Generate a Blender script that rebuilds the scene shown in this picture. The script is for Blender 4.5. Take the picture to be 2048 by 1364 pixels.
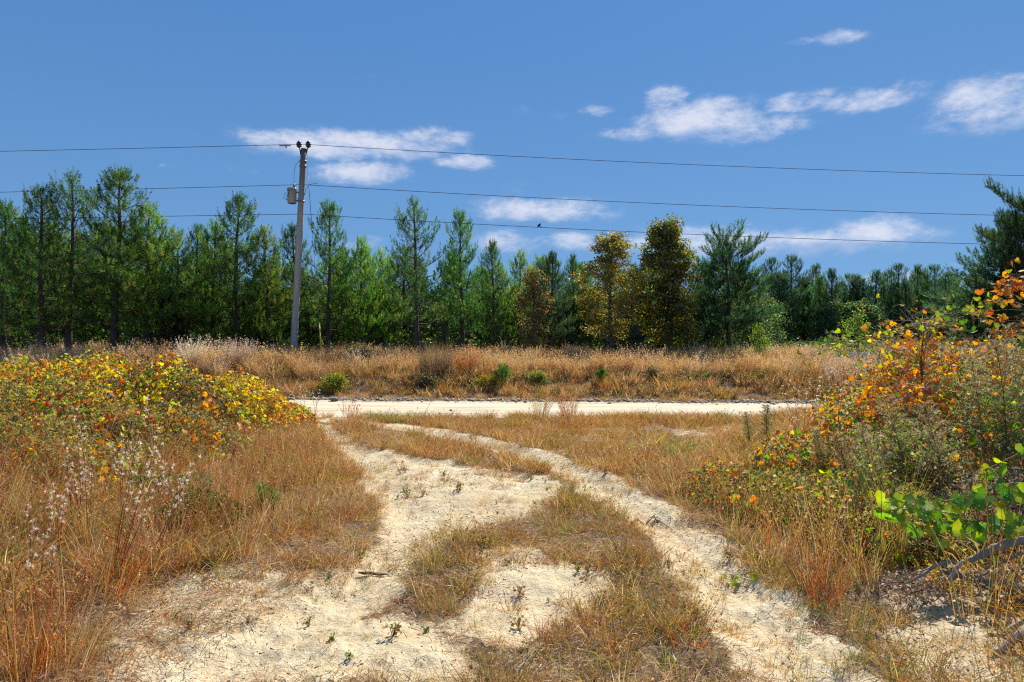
import bpy, math
import numpy as np
from mathutils import Vector, Matrix, Euler

for o in list(bpy.data.objects):
    bpy.data.objects.remove(o, do_unlink=True)
sc = bpy.context.scene
COL = sc.collection
R = math.radians
rng = np.random.default_rng(7)

# ------------------------------------------------------------------ camera
F = 1365.0            # focal length in photo pixels (2048 wide)
CAMZ = 1.6
cam_d = bpy.data.cameras.new('camera')
cam = bpy.data.objects.new('camera', cam_d)
COL.objects.link(cam)
cam.location = (0, 0, CAMZ)
cam.rotation_euler = (R(90.336), 0, 0)
cam_d.sensor_width = 36
cam_d.lens = 24
cam_d.clip_start = 0.05
cam_d.clip_end = 3000
sc.camera = cam

# ------------------------------------------------------------------ light
SUN_EL, SUN_AZ = 42.0, 30.0          # azimuth measured from +Y towards +X
sd = bpy.data.lights.new('sun', 'SUN')
sd.energy = 5.0
sd.angle = R(0.53)
sd.color = (1.0, 0.95, 0.86)
so = bpy.data.objects.new('sun', sd)
COL.objects.link(so)
dv = Vector((math.sin(R(SUN_AZ)) * math.cos(R(SUN_EL)), math.cos(R(SUN_AZ)) * math.cos(R(SUN_EL)), math.sin(R(SUN_EL))))
so.rotation_euler = dv.to_track_quat('Z', 'Y').to_euler()
so.location = (20, 40, 40)

world = bpy.data.worlds.new('World')
sc.world = world
world.use_nodes = True
SKY_STRENGTH = 0.13
sc.view_settings.view_transform = 'Standard'
sc.view_settings.look = 'None'
sc.view_settings.gamma = 1
sc.view_settings.use_curve_mapping = False
sc.view_settings.exposure = 0.5
sc.render.engine = 'CYCLES'
sc.cycles.use_denoising = False
sc.cycles.filter_width = 1.2
sc.cycles.max_bounces = 7
sc.cycles.diffuse_bounces = 3
sc.cycles.transmission_bounces = 4
sc.cycles.transparent_max_bounces = 6


class NT:
    """tiny node-tree helper"""
    def __init__(s, tree):
        s.t = tree
        s.n = tree.nodes
        s.n.clear()

    def new(s, typ, **kw):
        nd = s.n.new(typ)
        for k, v in kw.items():
            setattr(nd, k, v)
        return nd

    def link(s, a, b):
        s.t.links.new(a, b)

    def setin(s, sock, v):
        if isinstance(v, bpy.types.NodeSocket):
            s.link(v, sock)
        else:
            sock.default_value = v

    def math(s, op, a, b=None, c=None, clamp=False):
        nd = s.new('ShaderNodeMath', operation=op, use_clamp=clamp)
        s.setin(nd.inputs[0], a)
        if b is not None:
            s.setin(nd.inputs[1], b)
        if c is not None:
            s.setin(nd.inputs[2], c)
        return nd.outputs[0]

    def mix(s, f, a, b, blend='MIX'):
        nd = s.new('ShaderNodeMix', data_type='RGBA', blend_type=blend)
        s.setin(nd.inputs[0], f)
        s.setin(nd.inputs[6], a)
        s.setin(nd.inputs[7], b)
        return nd.outputs[2]

    def noise(s, vec, scale, detail=4, rough=0.55, dim='3D'):
        nd = s.new('ShaderNodeTexNoise', noise_dimensions=dim)
        nd.inputs['Scale'].default_value = scale
        nd.inputs['Detail'].default_value = detail
        nd.inputs['Roughness'].default_value = rough
        if vec is not None:
            s.link(vec, nd.inputs['Vector'])
        return nd

    def ramp(s, fac, stops):
        nd = s.new('ShaderNodeValToRGB')
        cr = nd.color_ramp
        while len(cr.elements) > 1:
            cr.elements.remove(cr.elements[-1])
        cr.elements[0].position = stops[0][0]
        cr.elements[0].color = stops[0][1]
        for p, c in stops[1:]:
            e = cr.elements.new(p)
            e.color = c
        s.setin(nd.inputs[0], fac)
        return nd.outputs[0]

    def smooth(s, v, lo, hi):
        nd = s.new('ShaderNodeMapRange', interpolation_type='SMOOTHSTEP')
        s.setin(nd.inputs[0], v)
        nd.inputs[1].default_value = lo
        nd.inputs[2].default_value = hi
        return nd.outputs[0]


def build_world():
    w = NT(world.node_tree)
    out = w.new('ShaderNodeOutputWorld')
    bg = w.new('ShaderNodeBackground')
    bg.inputs[1].default_value = SKY_STRENGTH
    sky = w.new('ShaderNodeTexSky', sky_type='NISHITA')
    sky.sun_disc = False
    sky.sun_elevation = R(SUN_EL)
    sky.sun_rotation = R(SUN_AZ)
    sky.air_density = 1.0
    sky.dust_density = 0.3
    sky.ozone_density = 2.5
    tc = w.new('ShaderNodeTexCoord')
    sep = w.new('ShaderNodeSeparateXYZ')
    w.link(tc.outputs['Generated'], sep.inputs[0])
    az = w.math('ARCTAN2', sep.outputs[0], sep.outputs[1])
    el = w.math('ARCSINE', sep.outputs[2])
    # the cloud field goes on round the horizon every 80 degrees
    azw = w.math('SUBTRACT', w.math('WRAP', w.math('ADD', az, R(40)), R(80), 0.0), R(40))
    # warp
    nz = w.noise(tc.outputs['Generated'], 9.0, 6, 0.6)
    nsep = w.new('ShaderNodeSeparateColor')
    w.link(nz.outputs['Color'], nsep.inputs[0])
    st = w.new('ShaderNodeMapping')
    st.inputs['Scale'].default_value = (1, 1, 2.2)
    w.link(tc.outputs['Generated'], st.inputs[0])
    n2 = w.noise(st.outputs[0], 22.0, 9, 0.68)
    a2 = w.math('ADD', azw, w.math('MULTIPLY', w.math('SUBTRACT', nsep.outputs[0], 0.5), 0.06))
    e2 = w.math('ADD', el, w.math('MULTIPLY', w.math('SUBTRACT', nsep.outputs[1], 0.5), 0.03))
    clouds = [  # px, py, half width, half height, weight 
        (700, 292, 210, 28, 1.0), (860, 282, 80, 26, .8), (935, 328, 60, 16, .8), (715, 345, 105, 24, .95),
        (1085, 418, 140, 25, .95), (1050, 378, 60, 18, .35), (1020, 487, 70, 26, .8),
        (1400, 235, 120, 40, 1.0), (1300, 262, 100, 18, .65), (1500, 258, 110, 28, .85), (1335, 195, 50, 26, .7), (1200, 222, 34, 12, .55),
        (1590, 205, 90, 20, .7), (1730, 200, 120, 22, .75), (1810, 180, 60, 24, .55), (1990, 205, 130, 55, .85), (2040, 170, 50, 20, .7),
        (1940, 240, 90, 20, .6), (1680, 75, 60, 16, .6), (1630, 85, 60, 8, .45),
        (1180, 482, 120, 22, .7), (1420, 482, 190, 34, .85), (1600, 490, 190, 26, .85), (1750, 462, 95, 34, .95), (1700, 480, 170, 26, .8),
        (1770, 556, 120, 14, .6), (1330, 480, 80, 20, .6), (590, 345, 60, 10, .25), (338, 331, 22, 6, .5),
        (490, 342, 36, 7, .42), (750, 155, 70, 12, .22), (1050, 216, 30, 9, .4), (1130, 230, 30, 14, .25),
        (1560, 305, 60, 10, .25), (720, 490, 60, 20, .5), (790, 460, 50, 7, .2), (60, 398, 60, 9, .22), (1900, 522, 70, 10, .35), (1440, 325, 90, 8, .25)]
    acc = None
    lower = None
    for px, py, hw, hh, wt in clouds:
        hw, hh = hw * 1.0, hh * .95
        u = (px - 1024) / F
        v = (690 - py) / F
        ca = math.atan(u)
        ce = math.asin(v / math.sqrt(1 + u * u + v * v))
        sa = hw / F * math.cos(ca) ** 2
        se = hh / F * math.cos(ca)
        dx = w.math('DIVIDE', w.math('SUBTRACT', a2, ca), sa)
        dy = w.math('DIVIDE', w.math('SUBTRACT', e2, ce), se)
        r2 = w.math('ADD', w.math('MULTIPLY', dx, dx), w.math('MULTIPLY', dy, dy))
        g = w.math('MULTIPLY', w.math('DIVIDE', 1.0, w.math('ADD', 1.0, w.math('MULTIPLY', r2, w.math('MAXIMUM', r2, 0.3)))), wt)
        acc = g if acc is None else w.math('MAXIMUM', acc, g)
        lo = w.math('MULTIPLY', g, w.math('MULTIPLY', dy, -0.5))
        lower = lo if lower is None else w.math('ADD', lower, lo)
    dens = w.math('ADD', acc, w.math('MULTIPLY', w.math('SUBTRACT', n2.outputs[0], 0.5), 2.3))
    a = w.math('MULTIPLY', w.smooth(dens, 0.15, 1.35), 0.93)
    a = w.math('MULTIPLY', a, w.smooth(acc, 0.12, 0.6))
    shade = w.smooth(lower, 0.0, 0.55)
    ccol = w.mix(shade, (4.1, 4.3, 5.0, 1), (2.3, 2.9, 4.3, 1))
    # deepen the blue as a polarised sky
    gm = w.new('ShaderNodeGamma')
    w.link(sky.outputs[0], gm.inputs[0])
    gm.inputs[1].default_value = 0.2
    skyc = w.mix(1.0, gm.outputs[0], (0.545, 1.215, 2.40, 1), 'MULTIPLY')
    elf = w.smooth(el, 0.0, 0.5)
    skyc = w.mix(1.0, skyc, w.mix(elf, (1.34, 1.20, 1.05, 1), (0.84, 0.92, 0.95, 1)), 'MULTIPLY')
    hs = w.new('ShaderNodeHueSaturation')
    hs.inputs['Saturation'].default_value = 1.0
    hs.inputs['Value'].default_value = 1.0
    w.link(skyc, hs.inputs['Color'])
    col = w.mix(a, hs.outputs[0], ccol)
    w.link(col, bg.inputs[0])
    w.link(bg.outputs[0], out.inputs[0])


build_world()

# ------------------------------------------------------------------ helpers
def P(px, py, Y):
    return np.array([(px - 1024) / F * Y, Y, CAMZ - (py - 690) / F * Y])


def G(px, py):
    """photo pixel on flat ground -> x, y"""
    Y = CAMZ * F / (py - 690.0)
    return ((px - 1024) / F * Y, Y)


_tab = np.random.default_rng(3).random((256, 256))


def vn(x, y, seed=0):
    x = np.asarray(x, float) + seed * 17.3
    y = np.asarray(y, float) + seed * 9.7
    xi = np.floor(x).astype(int)
    yi = np.floor(y).astype(int)
    fx = x - xi
    fy = y - yi
    fx = fx * fx * (3 - 2 * fx)
    fy = fy * fy * (3 - 2 * fy)
    a = _tab[xi & 255, yi & 255]
    b = _tab[(xi + 1) & 255, yi & 255]
    c = _tab[xi & 255, (yi + 1) & 255]
    d = _tab[(xi + 1) & 255, (yi + 1) & 255]
    return (a * (1 - fx) + b * fx) * (1 - fy) + (c * (1 - fx) + d * fx) * fy


def fbm(x, y, seed=0, o=4):
    s = 0
    a = 0.5
    for i in range(o):
        s = s + a * vn(x * 2 ** i, y * 2 ** i, seed + i)
        a *= 0.5
    return s / (1 - 0.5 ** o)


def sstep(a, b, x):
    t = np.clip((x - a) / (b - a), 0, 1)
    return t * t * (3 - 2 * t)


def seg_dist(x, y, pts):
    """distance to polyline and signed side"""
    best = np.full(np.shape(x), 1e9)
    side = np.zeros(np.shape(x))
    for (x0, y0), (x1, y1) in zip(pts[:-1], pts[1:]):
        dx, dy = x1 - x0, y1 - y0
        t = np.clip(((x - x0) * dx + (y - y0) * dy) / (dx * dx + dy * dy), 0, 1)
        ex = x - (x0 + t * dx)
        ey = y - (y0 + t * dy)
        d = np.hypot(ex, ey)
        m = d < best
        best = np.where(m, d, best)
        side = np.where(m, np.sign(dx * ey - dy * ex), side)
    return best, side


def in_poly(x, y, pts):
    r = np.zeros(np.shape(x), bool)
    n = len(pts)
    for i in range(n):
        x0, y0 = pts[i]
        x1, y1 = pts[(i + 1) % n]
        if y0 == y1:
            continue
        c = ((y0 > y) != (y1 > y)) & (x < (x1 - x0) * (y - y0) / (y1 - y0) + x0)
        r ^= c
    return r


RUT_L = [G(*p) for p in [(560, 838), (640, 850), (690, 880), (735, 930), (790, 990), (815, 1040), (800, 1090), (740, 1150), (660, 1210), (540, 1280), (400, 1364), (250, 1480)]]
RUT_R = [G(*p) for p in [(660, 838), (740, 847), (850, 862), (950, 885), (1050, 912), (1140, 940), (1220, 985), (1300, 1035), (1380, 1090), (1450, 1160), (1520, 1240), (1620, 1364), (1760, 1540)]]
BARE = [([G(*p) for p in q], w) for q, w in [
    ([(690, 895), (830, 912), (960, 940), (1108, 958), (1105, 1000), (1040, 1030), (900, 1078), (790, 1105), (770, 1000)], 0.97),
    ([(950, 1110), (1050, 1085), (1130, 1120), (1235, 1145), (1225, 1180), (1120, 1250), (1040, 1300), (960, 1300), (900, 1260), (960, 1200)], 0.9),
    ([(540, 1310), (640, 1240), (780, 1215), (900, 1250), (960, 1380), (300, 1380)], 0.85),
    ([(280, 1180), (420, 1130), (640, 1130), (720, 1130), (640, 1250), (500, 1380), (150, 1380)], 0.5),
    ([(660, 860), (900, 862), (1060, 920), (960, 945), (720, 905)], 0.28),
    ([(1000, 1230), (1120, 1200), (1180, 1380), (1010, 1380)], 0.35),
    ([(1740, 1190), (2060, 1190), (2100, 1380), (1800, 1380)], 0.55),
    ([(1330, 855), (1480, 848), (1500, 880), (1350, 890)], 0.4),
    ([(1100, 860), (1260, 850), (1250, 900), (1080, 890)], 0.3)]]
ROAD_TILT = 0.008


def road_near(x):
    return 15.0 + 0.22 * (fbm(x * 0.6, x * 0 + 3.1, 5) - 0.5) * 2 - 0.02 * x


def road_far(x):
    return 18.95 - 0.085 * np.clip(x, -40, 40) + 0.12 * (fbm(x * 1.2, x * 0 + 9.1, 8) - 0.5)


def bare(x, y):
    """1 where the sand is bare"""
    wx = x + 0.28 * (fbm(x * 1.7, y * 1.7, 21) - 0.5) + 0.12 * (fbm(x * 7, y * 7, 23, 2) - 0.5)
    wy = y + (0.28 + 0.03 * y) * (fbm(x * 1.7, y * 1.7, 33) - 0.5)
    s = np.zeros(np.shape(x))
    dL, _ = seg_dist(wx, wy, RUT_L)
    dR, _ = seg_dist(wx, wy, RUT_R)
    s = np.maximum(s, (1 - sstep(0.14, 0.38, dL)) * 0.9)
    s = np.maximum(s, (1 - sstep(0.22, 0.44, dR)) * 1.0)
    for jx, jy in ((0, 0), (.07, .05), (-.06, .07), (.05, -.08), (-.07, -.04)):
        for poly, w in BARE:
            s = np.maximum(s, 0)
    for poly, w in BARE:
        m = 0
        for jx, jy in ((0, 0), (.09, .06), (-.08, .09), (.06, -.1), (-.09, -.05)):
            m = m + in_poly(wx + jx, wy + jy, poly) / 5.0
        s = np.maximum(s, m * w)
    return s


def hgt(x, y):
    x = np.asarray(x, float)
    y = np.asarray(y, float)
    r = np.hypot(x, y)
    near = 1 - sstep(13.9, 15.1, y)
    h = 0.10 * (fbm(x * 0.35, y * 0.35, 1) - 0.5) * near
    h = h + near * 0.05 * (fbm(x * 1.6, y * 1.6, 2) - 0.5)
    h = h + near * 0.065 * (fbm(x * 5, y * 5, 4, 3) - 0.5) * (1 - sstep(8, 14, y)) + near * .018 * (fbm(x * 24, y * 24, 6, 2) - .5) * (1 - sstep(5, 8, y))
    dL, sL = seg_dist(x, y, RUT_L)
    dR, sR = seg_dist(x, y, RUT_R)
    fade = (1 - sstep(11, 15, y)) * near
    h = h - fade * 0.07 * np.exp(-(dL / 0.3) ** 2)
    h = h - fade * 0.035 * np.exp(-(dR / 0.17) ** 2)
    h = h + fade * 0.035 * np.exp(-((dR - 0.34) / 0.17) ** 2) * (sR > 0) * (.4 + 1.2 * fbm(x * 2.2, y * 2.2, 19, 2))
    h = h + fade * .005 * np.sin(dR * 62 + 2 * fbm(x * 3, y * 3, 20, 2)) * (dR < .3)
    h = h + fade * 0.03 * np.exp(-((dR - 0.4) / 0.2) ** 2) * (sR < 0)
    # verges
    h = h + near * 0.28 * sstep(0.5, 3.5, -(x + 1.8 + 0.12 * (y - 4)))
    h = h + near * 0.22 * sstep(0.4, 3.0, (x - 2.0 - 0.18 * (y - 4)))
    # far bank
    yb = y - (road_far(x) - 20.3)
    
    bank = 0.05 + 0.52 * sstep(20.4, 23.6, yb + 0.5 * (fbm(x * 0.5, y * 0.5, 12) - 0.5)) + 0.33 * sstep(23.5, 31, y)
    b = sstep(20.15, 20.45, yb)
    h = h * (1 - b) + b * (bank + 0.16 * (fbm(x * 0.5, y * 0.5, 14) - 0.5) * sstep(20.6, 22.5, yb) + 0.05 * (fbm(x * 3, y * 3, 15) - 0.5))
    # windrow left along the far road edge
    h = h + 0.05 * np.exp(-((yb - 20.42) / 0.12) ** 2) * fbm(x * 4, y * 4, 17)
    h = h + sstep(60, 400, r) * 3.0 * (fbm(x * 0.01, y * 0.01, 40) - 0.5)
    return h


def hz(x, y):
    return float(hgt(np.array([x]), np.array([y]))[0])


def mesh_np(name, V, Fc, col=None, mat=None, smooth=False, extra=None):
    me = bpy.data.meshes.new(name)
    V = np.asarray(V, np.float32)
    Fc = np.asarray(Fc, np.int32)
    k = Fc.shape[1]
    me.vertices.add(len(V))
    me.vertices.foreach_set('co', V.ravel())
    me.loops.add(Fc.size)
    me.loops.foreach_set('vertex_index', Fc.ravel())
    me.polygons.add(len(Fc))
    me.polygons.foreach_set('loop_start', np.arange(0, Fc.size, k, dtype=np.int32))
    if smooth:
        me.polygons.foreach_set('use_smooth', np.ones(len(Fc), bool))
    if col is not None:
        c = np.ones((len(V), 4), np.float32)
        c[:, :3] = col
        at = me.attributes.new('col', 'FLOAT_COLOR', 'POINT')
        at.data.foreach_set('color', c.ravel())
    for kk, v in (extra or {}).items():
        at = me.attributes.new(kk, 'FLOAT', 'POINT')
        at.data.foreach_set('value', np.asarray(v, np.float32))
    if mat:
        me.materials.append(mat)
    me.update()
    me.validate()
    return me


class MB:
    def __init__(s):
        s.V, s.F, s.C, s.n = [], [], [], 0

    def add(s, V, Fc, c=(0.5, 0.5, 0.5)):
        V = np.asarray(V, float).reshape(-1, 3)
        Fc = np.asarray(Fc, int)
        if Fc.shape[1] == 4:
            Fc = np.concatenate([Fc[:, [0, 1, 2]], Fc[:, [0, 2, 3]]])
        s.V.append(V)
        s.F.append(Fc + s.n)
        c = np.asarray(c, float)
        if c.ndim == 1:
            c = np.repeat(c[None], len(V), 0)
        s.C.append(c)
        s.n += len(V)

    def tube(s, pts, rad, c=(0.3, 0.25, 0.2), n=5, cap=True):
        pts = np.asarray(pts, float)
        m = len(pts)
        rad = np.broadcast_to(np.asarray(rad, float), (m,))
        t = np.gradient(pts, axis=0)
        t /= np.linalg.norm(t, axis=1)[:, None] + 1e-9
        up = np.array([0, 0, 1.0]) if abs(t[0][2]) < 0.9 else np.array([1.0, 0, 0])
        a = np.cross(t, up)
        a /= np.linalg.norm(a, axis=1)[:, None] + 1e-9
        b = np.cross(t, a)
        th = np.arange(n) / n * 2 * np.pi
        V = pts[:, None] + rad[:, None, None] * (np.cos(th)[None, :, None] * a[:, None] + np.sin(th)[None, :, None] * b[:, None])
        V = V.reshape(-1, 3)
        i = np.arange(m - 1)[:, None] * n
        j = np.arange(n)[None]
        j2 = (j + 1) % n
        q = np.stack([i + j, i + j2, i + n + j2, i + n + j], -1).reshape(-1, 4)
        q = q[:, ::-1]
        fs = np.concatenate([q[:, [0, 1, 2]], q[:, [0, 2, 3]]])
        if cap:
            V = np.concatenate([V, pts[[0]], pts[[-1]]])
            k = m * n
            jj = np.arange(n)
            c0 = np.stack([np.full(n, k), jj, (jj + 1) % n], -1)
            c1 = np.stack([np.full(n, k + 1), (m - 1) * n + (jj + 1) % n, (m - 1) * n + jj], -1)
            fs = np.concatenate([fs, c0, c1])
        s.add(V, fs, c)

    def mesh(s, name, mat, smooth=False):
        return mesh_np(name, np.concatenate(s.V), np.concatenate(s.F), np.concatenate(s.C), mat, smooth)

    def build(s, name, mat, parent=None, smooth=False, kind=None):
        return mkobj(name, s.mesh(name, mat, smooth), parent, kind)


def mkobj(name, data, parent=None, kind=None, loc=None):
    o = bpy.data.objects.new(name, data)
    COL.objects.link(o)
    if parent is not None:
        o.parent = parent
    if kind:
        o['kind'] = kind
    if loc is not None:
        o.location = loc
    return o


def tag(o, label, cat, group=None):
    o['label'] = label
    o['category'] = cat
    if group:
        o['group'] = group
    return o


def thing(name, label, cat, loc, rz=0, group=None):
    o = mkobj(name, None, loc=loc)
    o.rotation_euler = (0, 0, rz)
    return tag(o, label, cat, group)


def copy_tree(o, parent=None):
    c = o.copy()
    COL.objects.link(c)
    c.parent = parent
    for ch in list(o.children):
        copy_tree(ch, c)
    return c


def nrm(v):
    return v / (np.linalg.norm(v, axis=-1, keepdims=True) + 1e-9)


def rand_dirs(n, g=None):
    return nrm((g or rng).normal(size=(n, 3)))


def leaves_geo(pos, nor, axis, size, col, shape='rhomb', fold=0.15):
    """vectorised leaves. pos n,3; nor n,3; axis n,3 ; size n ; col n,3"""
    n = len(pos)
    axis = nrm(axis - nor * (axis * nor).sum(1)[:, None])
    side = np.cross(nor, axis)
    if shape == 'rhomb':
        pat = np.array([[0, 0, 0], [0.5, .38, fold], [1, 0, 0], [.5, -.38, fold]])
        fc = np.array([[0, 1, 2], [0, 2, 3]])
    elif shape == 'tri':
        pat = np.array([[0, .1, 0], [1, 0, 0], [0, -.1, 0]])
        fc = np.array([[0, 2, 1]])
    elif shape == 'vine':
        pat = np.array([[0.12, 0, 0], [-.05, .3, fold], [.3, .52, fold * 1.5], [.75, .36, fold * .8], [1.02, 0, -.05], [.75, -.36, fold * .8], [.3, -.52, fold * 1.5], [-.05, -.3, fold]])
        fc = np.array([[0, 2, 1], [0, 3, 2], [0, 4, 3], [0, 5, 4], [0, 6, 5], [0, 7, 6]])
    V = pos[:, None] + size[:, None, None] * (pat[None, :, 0, None] * axis[:, None] + pat[None, :, 1, None] * side[:, None] + pat[None, :, 2, None] * nor[:, None])
    k = len(pat)
    Fc = (np.arange(n)[:, None, None] * k + fc[None]).reshape(-1, 3)
    C = np.repeat(col, k, 0)
    return V.reshape(-1, 3), Fc, C


def pick(pal, n, g=None, jit=0.15):
    """pal: list of (weight, rgb)"""
    g = g or rng
    w = np.array([p[0] for p in pal], float)
    c = np.array([p[1] for p in pal], float)
    i = g.choice(len(pal), n, p=w / w.sum())
    col = c[i] * (1 + jit * g.normal(size=(n, 1))) * (1 + 0.06 * g.normal(size=(n, 3)))
    return np.clip(col, 0.004, 0.9)


# ------------------------------------------------------------------ materials
def mat_leaf(name, transl=0.45, gloss=0.06, rough=0.45, var=0.25):
    m = bpy.data.materials.new(name)
    m.use_nodes = True
    t = NT(m.node_tree)
    out = t.new('ShaderNodeOutputMaterial')
    at = t.new('ShaderNodeAttribute', attribute_name='col')
    oi = t.new('ShaderNodeObjectInfo')
    hs = t.new('ShaderNodeHueSaturation')
    t.link(at.outputs['Color'], hs.inputs['Color'])
    t.link(t.math('MULTIPLY_ADD', oi.outputs['Random'], 0.03, 0.485), hs.inputs['Hue'])
    t.link(t.math('MULTIPLY_ADD', oi.outputs['Random'], var, 1 - var / 2), hs.inputs['Value'])
    df = t.new('ShaderNodeBsdfDiffuse')
    tr = t.new('ShaderNodeBsdfTranslucent')
    gl = t.new('ShaderNodeBsdfGlossy')
    gl.inputs['Roughness'].default_value = rough
    gl.inputs['Color'].default_value = (0.9, 0.9, 0.9, 1)
    t.link(hs.outputs[0], df.inputs[0])
    sat = t.new('ShaderNodeHueSaturation')
    sat.inputs['Saturation'].default_value = 1.12
    sat.inputs['Value'].default_value = 1.35
    t.link(hs.outputs[0], sat.inputs['Color'])
    t.link(sat.outputs[0], tr.inputs[0])
    m1 = t.new('ShaderNodeMixShader')
    m1.inputs[0].default_value = transl
    t.link(df.outputs[0], m1.inputs[1])
    t.link(tr.outputs[0], m1.inputs[2])
    m2 = t.new('ShaderNodeMixShader')
    m2.inputs[0].default_value = gloss
    t.link(m1.outputs[0], m2.inputs[1])
    t.link(gl.outputs[0], m2.inputs[2])
    t.link(m2.outputs[0], out.inputs[0])
    return m


def mat_attr(name, rough=0.8, noise_scale=20, amt=0.4, bump=0.3, metallic=0.0, stretch=(1, 1, 1)):
    m = bpy.data.materials.new(name)
    m.use_nodes = True
    t = NT(m.node_tree)
    out = t.new('ShaderNodeOutputMaterial')
    bs = t.new('ShaderNodeBsdfPrincipled')
    bs.inputs['Roughness'].default_value = rough
    bs.inputs['Metallic'].default_value = metallic
    at = t.new('ShaderNodeAttribute', attribute_name='col')
    tc = t.new('ShaderNodeTexCoord')
    mp = t.new('ShaderNodeMapping')
    mp.inputs['Scale'].default_value = stretch
    t.link(tc.outputs['Object'], mp.inputs[0])
    nz = t.noise(mp.outputs[0], noise_scale, 6, 0.65)
    f = t.math('MULTIPLY_ADD', t.math('SUBTRACT', nz.outputs[0], 0.5), amt * 3, 1.0)
    mu = t.new('ShaderNodeVectorMath', operation='SCALE')
    t.link(at.outputs['Color'], mu.inputs[0])
    t.link(f, mu.inputs['Scale'])
    t.link(mu.outputs[0], bs.inputs['Base Color'])
    bp = t.new('ShaderNodeBump')
    bp.inputs['Strength'].default_value = bump
    bp.inputs['Distance'].default_value = 0.02
    t.link(nz.outputs[0], bp.inputs['Height'])
    t.link(bp.outputs[0], bs.inputs['Normal'])
    t.link(bs.outputs[0], out.inputs[0])
    return m


M_PINE = mat_leaf('pine needles', 0.5, 0.015, 0.4, 0.55)
M_LEAF = mat_leaf('broad leaves', 0.5, 0.05, 0.45, 0.2)
M_VINE = mat_leaf('vine leaves', 0.6, 0.025, 0.5, 0.2)
M_DRY = mat_leaf('dry leaves', 0.5, 0.02, 0.5, 0.25)
M_GRASS = mat_leaf('grass blades', 0.45, 0.025, 0.4, 0.35)
M_FLUFF = mat_leaf('seed fluff', 0.5, 0.0, 0.5, 0.1)
M_BARK = mat_attr('bark', 0.9, 14, 0.5, 0.8, stretch=(1, 1, .35))
M_TWIG = mat_attr('dry twigs', 0.75, 30, 0.35, 0.2)
M_LOG = mat_attr('weathered wood', 0.8, 22, 0.45, 0.9, stretch=(1, 1, 1))
M_POLE = mat_attr('weathered pole', 0.85, 30, 0.42, 0.5, stretch=(1, 1, .06))
M_METAL = mat_attr('painted metal', 0.45, 8, 0.12, 0.05)
M_PAINT = mat_attr('plastic', 0.5, 8, 0.08, 0.02)
M_STONE = mat_attr('stone', 0.9, 40, 0.3, 0.6)


def mat_ground(name, mode):
    m = bpy.data.materials.new(name)
    m.use_nodes = True
    t = NT(m.node_tree)
    out = t.new('ShaderNodeOutputMaterial')
    bs = t.new('ShaderNodeBsdfPrincipled')
    bs.inputs['Roughness'].default_value = 0.95
    bs.inputs['Specular IOR Level'].default_value = 0.2
    geo = t.new('ShaderNodeNewGeometry')
    pos = geo.outputs['Position']
    big = t.noise(pos, 0.8, 5, 0.6).outputs[0]
    mid = t.noise(pos, 5.0, 6, 0.65).outputs[0]
    fine = t.noise(pos, 42.0, 5, 0.7).outputs[0]
    grit = t.noise(pos, 170.0, 3, 0.7).outputs[0]
    sand = t.ramp(t.math('ADD', t.math('MULTIPLY', big, .5), t.math('MULTIPLY', mid, .5)),
                  [(.3, (.52, .39, .21, 1)), (.44, (.70, .54, .31, 1)), (.6, (.83, .69, .44, 1))])
    sand = t.mix(t.math('MULTIPLY', t.smooth(fine, .56, .76), .8), sand, (.33, .24, .15, 1))
    sand = t.mix(t.math('MULTIPLY', t.smooth(grit, .55, .72), .45), sand, (.13, .09, .06, 1))
    if mode == 'road':
        mp = t.new('ShaderNodeMapping')
        mp.inputs['Scale'].default_value = (0.25, 3.0, 1)
        t.link(pos, mp.inputs[0])
        lane = t.noise(mp.outputs[0], 1.3, 4, .5).outputs[0]
        c = t.ramp(lane, [(.3, (.50, .40, .25, 1)), (.5, (.68, .57, .38, 1)), (.7, (.80, .71, .52, 1))])
        c = t.mix(t.math('MULTIPLY', t.smooth(fine, .55, .75), .5), c, (.34, .26, .18, 1))
        hgtc = t.math('ADD', t.math('MULTIPLY', fine, .5), t.math('MULTIPLY', mid, .8))
    else:
        at = t.new('ShaderNodeAttribute', attribute_name='sand')
        lit = t.ramp(t.math('ADD', t.math('MULTIPLY', fine, .7), t.math('MULTIPLY', mid, .3)),
                     [(.32, (.055, .035, .02, 1)), (.45, (.17, .10, .05, 1)), (.56, (.31, .20, .11, 1)), (.68, (.45, .35, .24, 1))])
        f = t.math('ADD', at.outputs['Fac'], t.math('MULTIPLY', t.math('SUBTRACT', fine, .5), .9))
        f = t.math('ADD', f, t.math('MULTIPLY', t.math('SUBTRACT', mid, .5), .9))
        c = t.mix(t.smooth(f, .25, .6), lit, sand)
        hgtc = t.math('ADD', t.math('MULTIPLY', fine, .55), t.math('ADD', t.math('MULTIPLY', mid, 1.6), t.math('MULTIPLY', grit, .16)))
    t.link(c, bs.inputs['Base Color'])
    bp = t.new('ShaderNodeBump')
    bp.inputs['Strength'].default_value = 0.75 if mode != 'road' else .5
    bp.inputs['Distance'].default_value = 0.05
    t.link(hgtc, bp.inputs['Height'])
    t.link(bp.outputs[0], bs.inputs['Normal'])
    t.link(bs.outputs[0], out.inputs[0])
    return m


M_GROUND = mat_ground('meadow soil', 'ground')
M_TRACK = mat_ground('track sand', 'ground')
M_ROAD = mat_ground('road gravel', 'road')


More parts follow.
